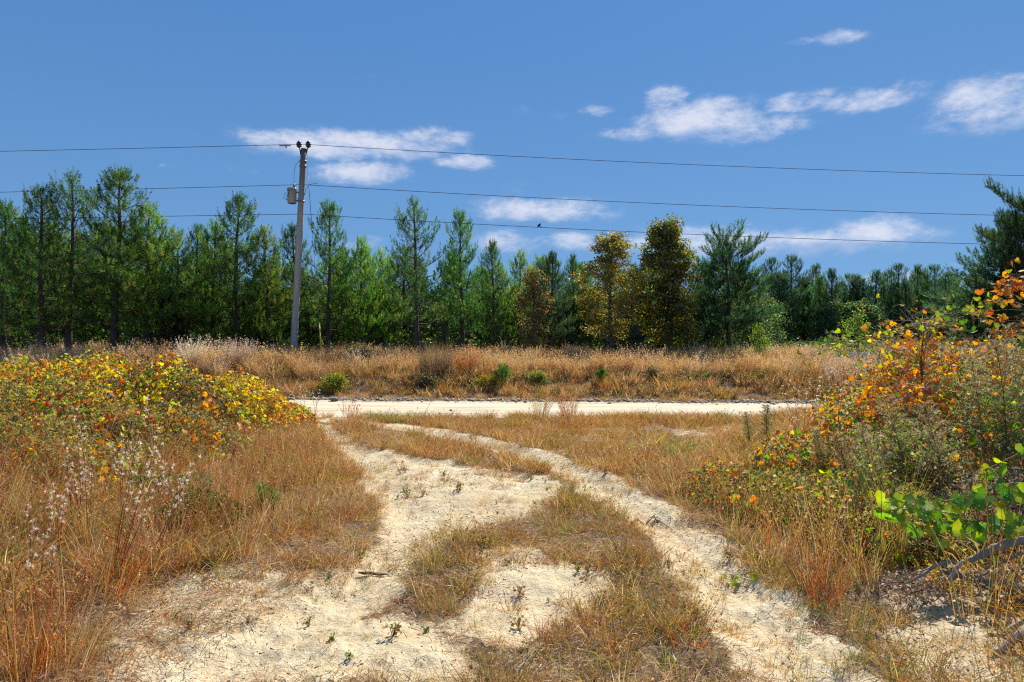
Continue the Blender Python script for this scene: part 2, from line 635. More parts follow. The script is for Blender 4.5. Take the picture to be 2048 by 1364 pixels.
# ------------------------------------------------------------------ ground, track, road
def build_ground():
    th = np.concatenate([np.linspace(-180, -52, 40)[:-1], np.linspace(-52, 52, 640), np.linspace(52, 180, 40)[1:-1]])
    th = np.radians(th)
    rr = [0.0, 0.5]
    while rr[-1] < 2.2:
        rr.append(rr[-1] + 0.1)
    while rr[-1] < 26:
        rr.append(rr[-1] * 1.0095)
    while rr[-1] < 1500:
        rr.append(rr[-1] * 1.08)
    rr = np.array(rr[1:])
    nt, nr = len(th), len(rr)
    A, B = np.meshgrid(th, rr)
    X = (B * np.sin(A))
    Y = (B * np.cos(A))
    # bend the nearest ring onto the two road edges so that they run clean
    for edge in (road_near, road_far):
        for c in np.where(np.abs(th) < 1.2)[0]:
            x, y = X[:, c], Y[:, c]
            k = int(np.argmin(np.abs(y - edge(x))))
            for _ in range(2):
                e = float(edge(np.array([X[k, c]]))[0])
                f = e / Y[k, c]
                X[k, c] *= f
                Y[k, c] *= f
    Z = hgt(X, Y)
    s = bare(X, Y)
    V = np.stack([X, Y, Z], -1).reshape(-1, 3)
    i = np.arange(nr - 1)[:, None] * nt
    j = np.arange(nt)[None]
    j2 = (j + 1) % nt
    q = np.stack([i + j, i + nt + j, i + nt + j2, i + j2], -1).reshape(-1, 4)[:, ::-1]
    cx = V[q].mean(1)
    V = np.concatenate([V, [[0, 0, hz(0, 0)]]])
    s = np.concatenate([s.ravel(), [0.3]])
    road = (cx[:, 1] > road_near(cx[:, 0])) & (cx[:, 1] < road_far(cx[:, 0])) & (np.abs(cx[:, 0]) < 900)
    sf = s[q].mean(1)
    dL, _ = seg_dist(cx[:, 0], cx[:, 1], RUT_L)
    dR, _ = seg_dist(cx[:, 0], cx[:, 1], RUT_R)
    track = (~road) & (sf > 0.5) & (cx[:, 1] < 16) & (np.abs(cx[:, 0]) < 6)

    def sub(name, m, mat):
        f = q[m]
        u, inv = np.unique(f, return_inverse=True)
        me = mesh_np(name, V[u], inv.reshape(-1, 4), None, mat, True, {'sand': s[u]})
        return mkobj(name, me, kind='structure')
    g = sub('ground', ~road & ~track, M_GROUND)
    g['label'] = 'sandy meadow ground under dry grass'
    g = sub('track', track, M_TRACK)
    g['label'] = 'pale sandy two-rut track curving to the road'
    g = sub('road', road, M_ROAD)
    g['label'] = 'pale gravel road crossing behind the meadow'
    # centre fan under the camera
    n0 = np.arange(nt)
    me = mesh_np('ground', V[np.concatenate([[len(V) - 1], n0])], np.stack([np.zeros(nt, int), 1 + (n0 + 1) % nt, 1 + n0], -1), None, M_GROUND, True, {'sand': s[np.concatenate([[len(V) - 1], n0])]})
    mkobj('ground', me, kind='structure')


build_ground()


# ------------------------------------------------------------------ pines
PINE_DARK = [(5, (.075, .16, .045)), (3, (.12, .23, .05)), (2, (.19, .30, .06)), (.3, (.28, .2, .07))]
PINE_LIT = [(3, (.12, .24, .045)), (4, (.20, .34, .055)), (2, (.30, .40, .065)), (.5, (.36, .28, .08))]  # sunlit look put into the needle colour
PINE_BLUE = [(5, (.06, .125, .052)), (3, (.09, .165, .06)), (1, (.15, .21, .06))]
BARKC = (.085, .065, .05)


def needles(mb, org, d, ln, n, nl, w, pal, g):
    """bottle brush shoots. org m,3; d m,3; ln m"""
    m = len(org)
    t = g.random((m, n)) ** 0.8
    c = org[:, None] + d[:, None] * (ln[:, None] * t)[..., None]
    rad = nrm(g.normal(size=(m, n, 3)))
    rad = nrm(rad - d[:, None] * (rad * d[:, None]).sum(-1, keepdims=True) + 1e-6)
    nd = nrm(rad * (0.95 - 0.4 * t[..., None]) + d[:, None] * (0.45 + 0.55 * t[..., None]))
    L = nl * (0.75 + 0.5 * g.random((m, n)))
    L = L * (1.1 - 0.35 * t) * np.clip(1.3 - 1.1 * ln, .6, 1.05)[:, None]
    side = nrm(np.cross(nd, nrm(g.normal(size=(m, n, 3)))))
    a = c + side * w / 2
    b = c - side * w / 2
    e = c + nd * L[..., None]
    V = np.stack([a, b, e], 2).reshape(-1, 3)
    Fc = np.arange(m * n * 3).reshape(-1, 3)
    sc_ = pick(pal, m, g, 0.32)
    C = np.repeat(sc_, n * 3, 0)
    mb.add(V, Fc, C)


def pine_mesh(seed, H=8.0, width=1.7, low=1.4, pal=PINE_DARK, spire=1.0, dens=1.0, round_=False, bare_low=True, nn=38, wn=.016):
    g = np.random.default_rng(seed)
    tr, cr = MB(), MB()
    k = 9
    zs = np.linspace(-0.2, H * 0.97, k)
    off = np.cumsum(g.normal(size=(k, 2)) * 0.03, 0)
    off -= off[0]
    pts = np.c_[off, zs]
    rad = 0.016 * H * (1 - zs / H * 0.9) + 0.008
    tr.tube(pts, rad, np.array(BARKC), 8)

    def axis(z):
        return np.array([np.interp(z, zs, off[:, 0]), np.interp(z, zs, off[:, 1]), z])
    O, D, Ls = [], [], []
    z = low
    while z < H - 0.35:
        t = (z - low) / (H - low)
        if round_:
            prof = math.sqrt(max(0.05, 1 - (max(0, t - .35) / .68) ** 2)) * (0.75 + .25 * min(1, t / .3))
        else:
            prof = ((1 - t) ** 0.62 * (0.8 + 0.2 * min(1, t / .2))) * .92 * (1 - .55 * float(sstep(.78, 1, t)))
        nb = int(4 + g.integers(0, 3))
        a0 = g.random() * 6.28
        for b in range(nb):
            az = a0 + b * 6.283 / nb + g.normal() * .25
            L = width * prof * (0.42 + 0.8 * g.random())
            if g.random() < .08:
                L *= 1.25
            el0 = 0.15 + 0.85 * t ** 1.4 * spire + g.normal() * .1
            el1 = el0 + (0.2 if round_ else 0.5)
            m = 6
            p = [axis(z)]
            for s in range(m):
                e = el0 + (el1 - el0) * s / m - (0.25 * (1 - t) if s < 2 else 0)
                az += g.normal() * .07
                p.append(p[-1] + L / m * np.array([math.cos(az) * math.cos(e), math.sin(az) * math.cos(e), math.sin(e)]))
            p = np.array(p)
            tr.tube(p, np.linspace(.016 + .008 * L, .004, m + 1), np.array(BARKC) * (.9 + .3 * g.random()), 3, False)
            ns = max(3, int((4 + 7 * L) * dens))
            for q in range(ns):
                u = 0.28 + 0.72 * (q + 0.5 * g.random()) / ns
                i = min(m - 1, int(u * m))
                f = u * m - i
                o = p[i] * (1 - f) + p[i + 1] * f
                bd = nrm(p[i + 1] - p[i])
                sd_ = nrm(np.array([-bd[1], bd[0], 0]) + 1e-6) * (1 if q % 2 else -1)
                sl = (0.12 + 0.38 * (1 - u)) * (0.5 + .5 * L) * (.6 + .8 * g.random())
                dd = nrm(bd * .8 + sd_ * .8 + np.array([0, 0, .35]) + g.normal(size=3) * .2)
                e = o + dd * sl
                if sl > .2:
                    tr.tube([o, e], [.006, .003], np.array(BARKC), 3, False)
                up = nrm(dd * .5 + np.array([0, 0, 1.0]) + g.normal(size=3) * .15)
                O.append(e)
                D.append(up)
                Ls.append(.2 + .22 * g.random() + .12 * t)
                if sl > .3:
                    O.append(o + dd * sl * .55 + g.normal(size=3) * .03)
                    D.append(nrm(up + g.normal(size=3) * .35))
                    Ls.append(.14 + .1 * g.random())
            O.append(p[-1])
            D.append(nrm(nrm(p[-1] - p[-2]) * .5 + np.array([0, 0, 1.])))
            Ls.append(.42 + .3 * g.random())
        z += (0.24 if round_ else 0.36) + 0.2 * g.random() + (0.04 if t > .6 else 0)
    # leader candles
    topz = H - 0.35
    O.append(axis(topz - .15)); D.append(np.array([0, 0, 1.])); Ls.append(.62)
    O.append(axis(topz - .3)); D.append(np.array([0, 0, 1.])); Ls.append(.4)
    for b in range(5):
        az = b * 1.257 + g.random()
        d = nrm(np.array([math.cos(az) * .45, math.sin(az) * .45, 1]))
        O.append(axis(topz - .45 * (b % 2)) + d * .12); D.append(d); Ls.append(.3 + .1 * g.random())
    if bare_low:
        for b in range(9):
            zz = .6 + (low - .3) * g.random()
            az = g.random() * 6.28
            L = .4 + .7 * g.random()
            d = np.array([math.cos(az), math.sin(az), g.normal() * .15 - .1])
            tr.tube([axis(zz), axis(zz) + d * L * .5, axis(zz) + d * L + np.array([0, 0, -.06])], [.012, .007, .002], (.13, .11, .095), 3, False)
    needles(cr, np.array(O), np.array(D), np.array(Ls), nn, .13, wn, pal, g)
    return tr.mesh('trunk', M_BARK, True), cr.mesh('crown', M_PINE)


def tree_from(meshes, name, label, cat, loc, s, rz, group=None, sx=1.0):
    t = thing(name, label, cat, loc, rz, group)
    t.scale = (s * sx, s * sx, s)
    mkobj('trunk', meshes[0], t)
    mkobj('crown', meshes[1], t)
    return t


PINES = {
    'A': pine_mesh(11, 8, 2.5, 1.6, PINE_DARK, .85, 1.0),
    'B': pine_mesh(12, 8, 2.1, 1.2, PINE_DARK, .95, 1.0),
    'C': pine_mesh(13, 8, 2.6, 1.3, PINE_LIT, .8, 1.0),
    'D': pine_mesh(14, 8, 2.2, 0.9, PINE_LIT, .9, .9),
    'E': pine_mesh(15, 8, 1.7, 1.8, PINE_BLUE, 1.05, 1.0),
    'G': pine_mesh(16, 8, 2.2, 1.9, PINE_BLUE, .8, 1.0),
    'O': pine_mesh(17, 8, 2.2, 1.7, PINE_BLUE, .5, 1.9, round_=True),
    'S': pine_mesh(18, 8, 2.4, 1.9, PINE_DARK, 1.0, .6),
}
PH = 8.0
# px, py top, distance, kind, width scale, label
FRONT = [
    (8, 408, 29.5, 'B', 1.2, 'dark young pine cut by the left edge of the photo'),
    (85, 378, 28.6, 'A', 1.05, 'bushy dark pine second from the left edge, with a blunt ragged top'),
    (140, 350, 29.4, 'S', 1.0, 'sparse tall pine with an open crown and bare leader, left of the tallest pine'),
    (226, 338, 28.6, 'A', 1.15, 'tallest pine of the left stand, broad crown under the upper wires'),
    (296, 408, 29.0, 'C', 1.1, 'sunlit yellow-green pine on the right shoulder of the tallest left pine'),
    (352, 462, 29.6, 'C', .95, 'short bright green pine right of the broad left stand'),
    (392, 446, 31.5, 'E', .9, 'slim blue-green pine poking up left of the spiky one'),
    (430, 438, 30.5, 'D', 1.0, 'light green pine with feathery sides left of the spiky pine'),
    (473, 392, 30.2, 'B', 1.05, 'spiky steep-topped pine midway between left stand and utility pole'),
    (532, 448, 30.6, 'D', 1.05, 'bright green pine just left of the utility pole'),
    (588, 452, 32.5, 'B', .9, 'dark pine standing straight behind the utility pole'),
    (655, 404, 30.8, 'A', .85, 'tall dark pine directly right of the utility pole and guy wire'),
    (722, 474, 31.0, 'C', .85, 'yellow-green sunlit pine right of the guy wire'),
    (764, 494, 32.5, 'D', .85, 'small pale green pine in the dip between the two dark tall pines'),
    (836, 401, 30.2, 'S', .95, 'tall open-crowned dark pine in the middle of the tree line'),
    (926, 424, 30.4, 'A', .85, 'dense pine with a thick straight trunk beside the central open pine'),
    (985, 483, 30.0, 'B', .9, 'dark pine right of the thick-trunked pine, top below the lowest wire'),
    (1040, 498, 32.0, 'D', .9, 'green pine behind the small rusty-leaved saplings'),
    (1102, 502, 30.4, 'E', 1.0, 'narrow blue-green pine with a candle-like top left of the autumn trees'),
    (1146, 510, 33.0, 'B', .8, 'slim dark pine peeping just left of the yellow-brown tree'),
    (1290, 520, 34.0, 'E', .9, 'pine top showing in the gap between the two autumn trees'),
    (1456, 470, 31.0, 'O', 1.0, 'round-topped pine standing right of the rusty autumn tree'),
    (1545, 524, 44, 'G', .9, 'first pine of the distant right-hand row, beside the round-topped pine'),
    (1581, 518, 45, 'G', .95, 'tallest bushy pine of the distant right-hand row'),
    (1628, 540, 46, 'A', .85, 'distant pine with a slightly rusty tip in the right-hand row'),
    (1662, 546, 44, 'E', 1.1, 'slim distant pine in the middle of the right-hand row'),
    (1702, 556, 45, 'G', .95, 'low distant pine left of the notch in the right-hand row'),
    (1752, 548, 44, 'E', 1.15, 'distant pine standing alone in the notch of the right-hand row'),
    (1797, 536, 45, 'G', .95, 'pointed distant pine right of the notch in the right-hand row'),
    (1834, 542, 46, 'B', .95, 'distant pine between the pointed one and the twin-topped one'),
    (1872, 538, 45, 'G', 1.0, 'twin-topped distant pine left of the big right-hand pine'),
    (1908, 556, 44, 'A', .9, 'distant pine half hidden by the big right-hand pine'),
]
for px, py, Y, kd, sx, lab in FRONT:
    sx *= 1.28 if px < 800 else 1.22
    if px > 1500:
        py -= 10
    top = P(px, py, Y)
    gz = hz(top[0], Y)
    s = (top[2] - gz) / (PH + .1)
    tree_from(PINES[kd], 'pine_tree', lab, 'pine tree', (top[0], Y, gz), s, rng.random() * 6.28, 'pines of the tree line across the road', sx)
# rows behind
kinds = list('ABCDEGBA')
nb = 0
for row, (Y0, n, lo, hi) in enumerate([(34.5, 26, 478, 540), (38.5, 30, 490, 548), (44, 28, 500, 550)]):
    for k in range(n):
        px = -120 + (k + .3 + .6 * rng.random()) * (2290 / n)
        Y = Y0 + rng.normal() * .9
        if px > 1500 and row < 2:
            Y += 11 if row == 0 else 12
        base = lo + (hi - lo) * rng.random()
        if px < 340:
            base -= 55
        if px > 1180:
            base = max(base, 535)
        if px > 1500:
            base = 540 + 26 * rng.random()
        top = P(px, base, Y)
        gz = hz(top[0], Y)
        s = (top[2] - gz) / PH
        kd = kinds[rng.integers(0, len(kinds))]
        if px > 1500:
            kd = 'GEGB'[rng.integers(0, 4)]
        tree_from(PINES[kd], 'pine_tree', 'young pine in the crowded rows behind the front of the tree line', 'pine tree',
                  (top[0], Y, gz), s, rng.random() * 6.28, 'young pines crowded behind the tree line', 1.15 + .4 * rng.random())

# the big pine at the right edge
bp_m = pine_mesh(31, 8.6, 3.2, 0.9, [(4, (.035, .075, .03)), (4, (.06, .10, .035)), (1.5, (.12, .15, .04))], .35, 2.3, round_=True, nn=40, wn=.015)
Yb = 25.0
tp = P(2085, 402, Yb)
gz = hz(tp[0], Yb)
tree_from(bp_m, 'pine_tree', 'large spreading pine at the right edge reaching across the wires', 'pine tree', (tp[0], Yb, gz), (tp[2] - gz) / 8.6, 0.4, None)

for px, py, Y, kd, sx, lab in [(2005, 455, 26.0, 'G', 1.9, 'bushy pine filling the gap left of the large spreading pine at the right edge'),
                               (1950, 535, 27.0, 'A', 1.7, 'low dark pine at the foot of the large right-hand pine, above the orange vines')]:
    top = P(px, py, Y)
    gz = hz(top[0], Y)
    tree_from(PINES[kd], 'pine_tree', lab, 'pine tree', (top[0], Y, gz), (top[2] - gz) / (PH + .1), 1.3, None, sx)


# ------------------------------------------------------------------ broadleaf trees
def broad_mesh(seed, H, W, pal, nleaf, lsize, low=.15, column=True, limbs=26, gap=.0, barkc=(.12, .10, .08), openness=0.3):
    g = np.random.default_rng(seed)
    tr, cr = MB(), MB()
    k = 8
    zs = np.linspace(-.15, H * .96, k)
    off = np.cumsum(g.normal(size=(k, 2)) * .05 * H / 8, 0)
    off -= off[0]
    tr.tube(np.c_[off, zs], .015 * H * (1 - zs / H * .93) + .004, np.array(barkc), 7)
    clc, clr, cls = [], [], []
    for i in range(limbs):
        t = low + (1 - low) * (i + .5 * g.random()) / limbs
        z = t * H * .97
        prof = W * (math.sin(math.pi * min(1, (t - low) / (1 - low) * .86 + .14)) ** .6)
        az = i * 2.4 + g.normal() * .3
        L = prof * (.7 + .45 * g.random())
        el = .35 + .5 * t
        o = np.array([np.interp(z, zs, off[:, 0]), np.interp(z, zs, off[:, 1]), z])
        pts = [o]
        for s in range(4):
            el += .06
            az += g.normal() * .1
            pts.append(pts[-1] + L / 4 * np.array([math.cos(az) * math.cos(el), math.sin(az) * math.cos(el), math.sin(el) * .8]))
        tr.tube(pts, np.linspace(.006 * H * (1.1 - t) + .006, .004, 5), np.array(barkc), 4, False)
        for q in range(5):
            u = .25 + .75 * (q + g.random()) / 5
            a = int(min(3, u * 4))
            c = pts[a] + (pts[a + 1] - pts[a]) * (u * 4 - a)
            d = nrm(g.normal(size=3) + np.array([0, 0, .4]))
            e = c + d * .28 * (1 + .3 * W)
            tr.tube([c, e], [.007, .002], np.array(barkc), 3, False)
            clc.append(e); clr.append((.16 + .14 * g.random()) * (1 + .25 * W)); cls.append(1.)
        clc.append(pts[-1]); clr.append(.22 + .1 * g.random()); cls.append(1.)
    clc.append(np.array([off[-1, 0], off[-1, 1], H * .97])); clr.append(.15); cls.append(.5)
    clc = np.array(clc); clr = np.array(clr)
    idx = g.integers(0, len(clc), nleaf)
    v = nrm(g.normal(size=(nleaf, 3))) * (g.random((nleaf, 1)) ** .45)
    pos = clc[idx] + v * clr[idx][:, None] * np.array([1.15, 1.15, .85])
    ctone = g.normal(size=len(clc)) * .3
    col = pick(pal, nleaf, g, .16) * (1 + ctone[idx][:, None])
    nor = nrm(g.normal(size=(nleaf, 3)) + np.array([0, 0, .35]))
    V, Fc, C = leaves_geo(pos, nor, rand_dirs(nleaf, g), lsize * (.65 + .7 * g.random(nleaf)), np.clip(col, .004, .9))
    cr.add(V, Fc, C)
    return tr.mesh('trunk', M_BARK, True), cr.mesh('crown', M_LEAF)


def place_tree(meshes, H, px, py, Y, name, label, cat, sx=1.0, group=None, rz=0):
    tp = P(px, py, Y)
    gz = hz(tp[0], Y)
    return tree_from(meshes, name, label, cat, (tp[0], Y, gz), (tp[2] - gz) / H, rz, group, sx)


RUSTY = [(4, (.11, .17, .035)), (2.4, (.22, .20, .04)), (2.2, (.36, .19, .035)), (2, (.07, .12, .03)), (.5, (.48, .28, .05))]
YELLOWB = [(3, (.30, .26, .055)), (3, (.19, .23, .045)), (2, (.42, .26, .055)), (1.3, (.28, .14, .045)), (1, (.34, .38, .06))]
m = broad_mesh(41, 7, 1.45, RUSTY, 22000, .105, .14, True, 46)
place_tree(m, 7, 1340, 446, 29.6, 'autumn_tree', 'dense columnar tree turning rusty brown, tallest of the autumn trees', 'tree', 1.3)
m = broad_mesh(42, 7, 1.6, YELLOWB, 12500, .095, .18, True, 38)
place_tree(m, 7, 1222, 474, 29.4, 'autumn_tree', 'thin-topped yellow and brown tree left of the rusty columnar tree', 'tree', 1.45)
RUSTG = [(3, (.20, .17, .05)), (2, (.10, .14, .04)), (2, (.34, .17, .05))]
m = broad_mesh(43, 5, 1.3, RUSTG, 6500, .09, .1, True, 26)
place_tree(m, 5, 1070, 545, 29.0, 'autumn_tree', 'small tree with orange-brown leaves left of the narrow blue-green pine', 'tree')
GREENY = [(4, (.16, .26, .035)), (3, (.26, .33, .045)), (1, (.09, .17, .03))]
m = broad_mesh(44, 2, .5, GREENY, 1500, .075, .1, True, 16)
place_tree(m, 2, 1519, 657, 27.5, 'sapling', 'small lime-green sapling below the start of the distant pine row', 'tree', .9)
place_tree(m, 2, 1716, 636, 25.5, 'sapling', 'lime-green sapling behind the trailing vines on the right', 'tree', 1.0, rz=1)
HOLLY = [(4, (.025, .06, .022)), (2, (.045, .09, .025)), (.5, (.10, .13, .04))]
m_holly = broad_mesh(45, 4, 1.25, HOLLY, 8000, .085, .04, True, 34)
place_tree(m_holly, 4, 350, 570, 29.6, 'evergreen_shrub', 'large dark evergreen shrub at the foot of the left pines', 'shrub', 1.1)
m_ced = broad_mesh(46, 3, .55, HOLLY, 5500, .05, .02, True, 34)
place_tree(m_ced, 3, 1270, 652, 28.3, 'evergreen_shrub', 'small black-green cedar between the two autumn trees', 'shrub', 1.2)
place_tree(m_ced, 3, 888, 640, 30, 'evergreen_shrub', 'dark cedar below the central open pine', 'shrub', 1.2, rz=2)
UND1 = [(3, (.28, .36, .06)), (3, (.16, .25, .05)), (1.5, (.42, .36, .08)), (2, (.06, .11, .03))]
UND2 = [(4, (.07, .13, .04)), (2, (.11, .19, .05)), (1.0, (.22, .26, .06)), (.4, (.40, .24, .06))]
und = [broad_mesh(51, 3, 1.25, UND1, 5500, .09, .03, True, 28), broad_mesh(52, 3, 1.35, UND2, 6000, .095, .02, True, 30), broad_mesh(53, 3, 1.1, UND2, 5000, .085, .02, True, 28)]
k = 0
for px in np.arange(-60, 2110, 62):
    pxx = px + rng.normal() * 14
    far = pxx > 1500
    for row in (0, 1):
        Y = (33.5 if row == 0 else 37.5) + rng.normal() * .8 + (9 if far else 0)
        tp_y = 585 + 45 * rng.random() + (25 if far else 0)
        u = und[rng.integers(0, 3)] if rng.random() < .8 and pxx < 1430 else und[1 + rng.integers(0, 2)]
        if 90 < pxx < 235:
            continue
        place_tree(u, 3, pxx + row * 30, tp_y, Y, 'understory_tree', 'leafy understory tree in the shade between the pine trunks', 'tree', .95 + .3 * rng.random(),
                   'understory trees between the pine trunks', rng.random() * 6)


# ------------------------------------------------------------------ house behind the left pines
def box(mb, a, b, c):
    (x0, y0, z0), (x1, y1, z1) = a, b
    V = [(x0, y0, z0), (x1, y0, z0), (x1, y1, z0), (x0, y1, z0), (x0, y0, z1), (x1, y0, z1), (x1, y1, z1), (x0, y1, z1)]
    mb.add(V, [[0, 3, 2, 1], [4, 5, 6, 7], [0, 1, 5, 4], [1, 2, 6, 5], [2, 3, 7, 6], [3, 0, 4, 7]], c)


def house():
    Y = 43.0
    x0, x1 = -31.5, -24.5
    gz = hz(-28, Y)
    t = thing('house', 'pale grey single-storey house glimpsed between the left pine trunks', 'house', ((x0 + x1) / 2, Y, gz))
    hw, d = (x1 - x0) / 2, 6.0
    w = MB(); box(w, (-hw, 0, -.3), (hw, d, 2.0), (.42, .44, .46)); w.build('wall', M_PAINT, t)
    r = MB()
    e = .35
    V = [(-hw - e, -e, 1.95), (hw + e, -e, 1.95), (hw + e, d + e, 1.95), (-hw - e, d + e, 1.95), (-hw - e, d / 2, 3.0), (hw + e, d / 2, 3.0)]
    V2 = [(a, b, c + .1) for a, b, c in V]
    r.add(V + V2, [[6, 7, 11, 10], [8, 9, 10, 11], [0, 4, 5, 1], [2, 5, 4, 3], [0, 1, 7, 6], [2, 3, 9, 8]], (.46, .36, .29))
    r.add(V + V2, [[0, 6, 10], [0, 10, 4], [3, 4, 10], [3, 10, 9], [1, 5, 11], [1, 11, 7], [2, 8, 11], [2, 11, 5]], (.46, .36, .29))
    r.build('roof', M_STONE, t)
    for wx in (-2.1, 0.4, 2.4):
        f = MB(); box(f, (wx - .45, -.06, .7), (wx + .45, -.003, 1.6), (.8, .8, .78))
        fo = f.build('window', M_PAINT, t)
        p = MB(); box(p, (wx - .38, -.075, .77), (wx + .38, -.063, 1.53), (.05, .06, .07))
        p.build('pane', M_METAL, fo)


house()

# ------------------------------------------------------------------ utility pole, wires, guy, bird
PY = 29.5
base = P(586, 727, PY)
top = P(607, 297, PY)
gz = hz(base[0], PY)
ax = (top - base)


def lathe(mb, prof, c, n=16, loc=(0, 0, 0)):
    pts = np.array([[0, 0, z] for r, z in prof]) + np.array(loc)
    th = np.arange(n) / n * 2 * np.pi
    rr = np.array([r for r, z in prof])
    V = pts[:, None] + rr[:, None, None] * np.stack([np.cos(th), np.sin(th), 0 * th], -1)[None]
    V = V.reshape(-1, 3)
    m = len(prof)
    i = np.arange(m - 1)[:, None] * n
    j = np.arange(n)[None]
    j2 = (j + 1) % n
    q = np.stack([i + j, i + j2, i + n + j2, i + n + j], -1).reshape(-1, 4)
    mb.add(V, q, c)


def pole():
    t = thing('utility_pole', 'tall weathered grey wooden utility pole leaning slightly right', 'utility pole', (base[0], PY, gz))
    o = np.array([base[0], PY, gz])
    ft = np.array([base[0] - .015, PY, gz - .5])
    tt = top - o
    b0 = ft - o
    k = 14
    pts = np.array([b0 + (tt - b0) * i / (k - 1) for i in range(k)])
    mb = MB()
    zz = pts[:, 2]
    rad = np.interp(zz, [0, 10], [.158, .12])
    colz = np.zeros((0, 3))
    cs = []
    for i in range(k):
        f = min(1, max(0, (zz[i] - 5.6) / 3.5))
        cs.append(np.array([.44, .41, .34]) * (1 - f) + np.array([.10, .095, .085]) * f)
    mb.tube(pts, rad, (0.3, .28, .24), 18)
    C = np.repeat(np.array(cs), 18, 0)
    mb.C[-1] = np.concatenate([C, [cs[0]], [cs[-1]]])
    mb.build('shaft', M_POLE, t, True)

    def at(z):
        f = (z - b0[2]) / (tt[2] - b0[2])
        return b0 + (tt - b0) * f
    # two pole-top insulators on brackets
    for sgn in (-1, 1):
        a = at(tt[2] - .25) + np.array([sgn * .12, 0, 0])
        e = at(tt[2]) + np.array([sgn * .2, -.02, .10])
        br = MB()
        br.tube([a, a + np.array([sgn * .03, 0, .2]), e], [.028, .028, .022], (.05, .05, .05), 8)
        bo = br.build('bracket', M_METAL, t, True)
        ins = MB()
        lathe(ins, [(0, -.14), (.05, -.14), (.06, -.1), (.11, -.09), (.115, -.06), (.06, -.045), (.06, -.02), (.125, -.01), (.13, .02), (.06, .035), (.06, .06), (.10, .07), (.10, .095), (.05, .11), (.05, .15), (0, .155)], (.055, .04, .035), 16, e + np.array([0, 0, .08]))
        ins.build('insulator', M_METAL, bo, True)
    # bands and bolts
    for z in (tt[2] - .75, tt[2] - .55, 6.95):
        c = at(z)
        bd = MB()
        bd.tube([c - [0, 0, .03], c + [0, 0, .03]], [.152] * 2, (.16, .16, .16), 18)
        bd.build('band', M_METAL, t, True)
    # transformer
    c = P(588, 392, PY) - o + np.array([-.08, -.05, 0])
    hw = .19
    tk = MB()
    lathe(tk, [(0, -.33), (hw * .93, -.33), (hw, -.30), (hw, .27), (hw * 1.1, .28), (hw * 1.1, .31), (hw * .9, .35), (0, .37)], (.36, .35, .34), 22, c)
    tko = tk.build('transformer_tank', M_METAL, t, True)
    tko['label'] = 'light grey cylindrical transformer can hanging left of the pole'
    for z in (-.2, .15):
        s = MB()
        box(s, (c[0] + hw * .8, c[1] - .05, c[2] + z - .03), (c[0] + hw + .12, c[1] + .05, c[2] + z + .03), (.2, .2, .2))
        s.build('hanger', M_METAL, tko)
    bs = MB()
    lathe(bs, [(0, .3), (.05, .34), (.03, .38), (.06, .4), (.03, .43), (.055, .45), (.03, .48), (.02, .55), (0, .56)], (.12, .16, .16), 12, c + np.array([.09, 0, .0]))
    bs.build('bushing', M_METAL, tko, True)
    for q in (-1, 0, 1):
        s = MB()
        s.tube([c + np.array([q * .09 - .04, -hw + .02, .2]), c + np.array([q * .09 - .04, -hw - .05, .2])], [.02, .015], (.10, .10, .10), 8)
        s.build('terminal', M_METAL, tko, True)
    # leads
    w = MB()
    w.tube([c + np.array([.09, 0, .55]), c + np.array([.08, 0, .9]), c + np.array([.14, 0, 1.3]), at(c[2] + 1.75)], [.008] * 4, (.04, .04, .05), 5)
    for dx, lo in ((-.3, .75), (-.12, .72)):
        s0 = c + np.array([dx * .7, -hw, .1])
        e = at(7.05) + np.array([-.12, -.05, 0])
        ctrl = [s0, s0 + np.array([-.12, -.02, -.25]), (s0 + e) / 2 + np.array([-.16, 0, -.18]), e + np.array([-.12, 0, .06]), e]
        w.tube(ctrl, [.011] * 5, (.03, .03, .035), 5)
    e = at(c[2] + .55) + np.array([.12, 0, 0])
    w.tube([at(c[2] + .05) + np.array([.13, 0, 0]), e + np.array([.05, 0, -.25]), e + np.array([.2, 0, -.05]), e + np.array([.55, 0, .02])], [.01] * 4, (.03, .03, .035), 5)
    w.build('lead_wire', M_METAL, t, True)
    # number tag, nails
    s = MB()
    c2 = at(1.05)
    box(s, (c2[0] - .02, c2[1] - .185, c2[2]), (c2[0] + .03, c2[1] - .165, c2[2] + .05), (.7, .7, .7))
    s.build('tag', M_METAL, t)
    return at, o


pole_at, pole_o = pole()


def wire(name, label, pts, r=.011, c=(.03, .035, .045)):
    o = np.array(pts[0])
    mb = MB()
    mb.tube(np.array(pts) - o, [r] * len(pts), c, 5)
    t = mb.build(name, M_STONE, None, True)
    t.location = o
    tag(t, label, 'cable')
    return t


def span(p, q, sag, n=40):
    t = np.linspace(0, 1, n)[:, None]
    return np.array(p) * (1 - t) + np.array(q) * t - np.array([0, 0, 1.]) * (sag * 4 * t * (1 - t))


def solve_span(p, px, py, dirx, L):
    """span from p along a heading so that it passes the photo pixel"""
    # heading (dirx, dy): keep almost parallel to the road
    dy = .02 * abs(dirx)
    u = (px - 1024) / F
    # p.x + s*dirx = u*(p.y + s*dy)
    s = (u * p[1] - p[0]) / (dirx - u * dy)
    Y = p[1] + s * dy
    z = CAMZ - (py - 690) / F * Y
    t = s / L
    q = np.array([p[0] + L * dirx, p[1] + L * dy, p[2]])
    sag = (p[2] - z) / (4 * t * (1 - t))
    return span(p, q, sag, 60)


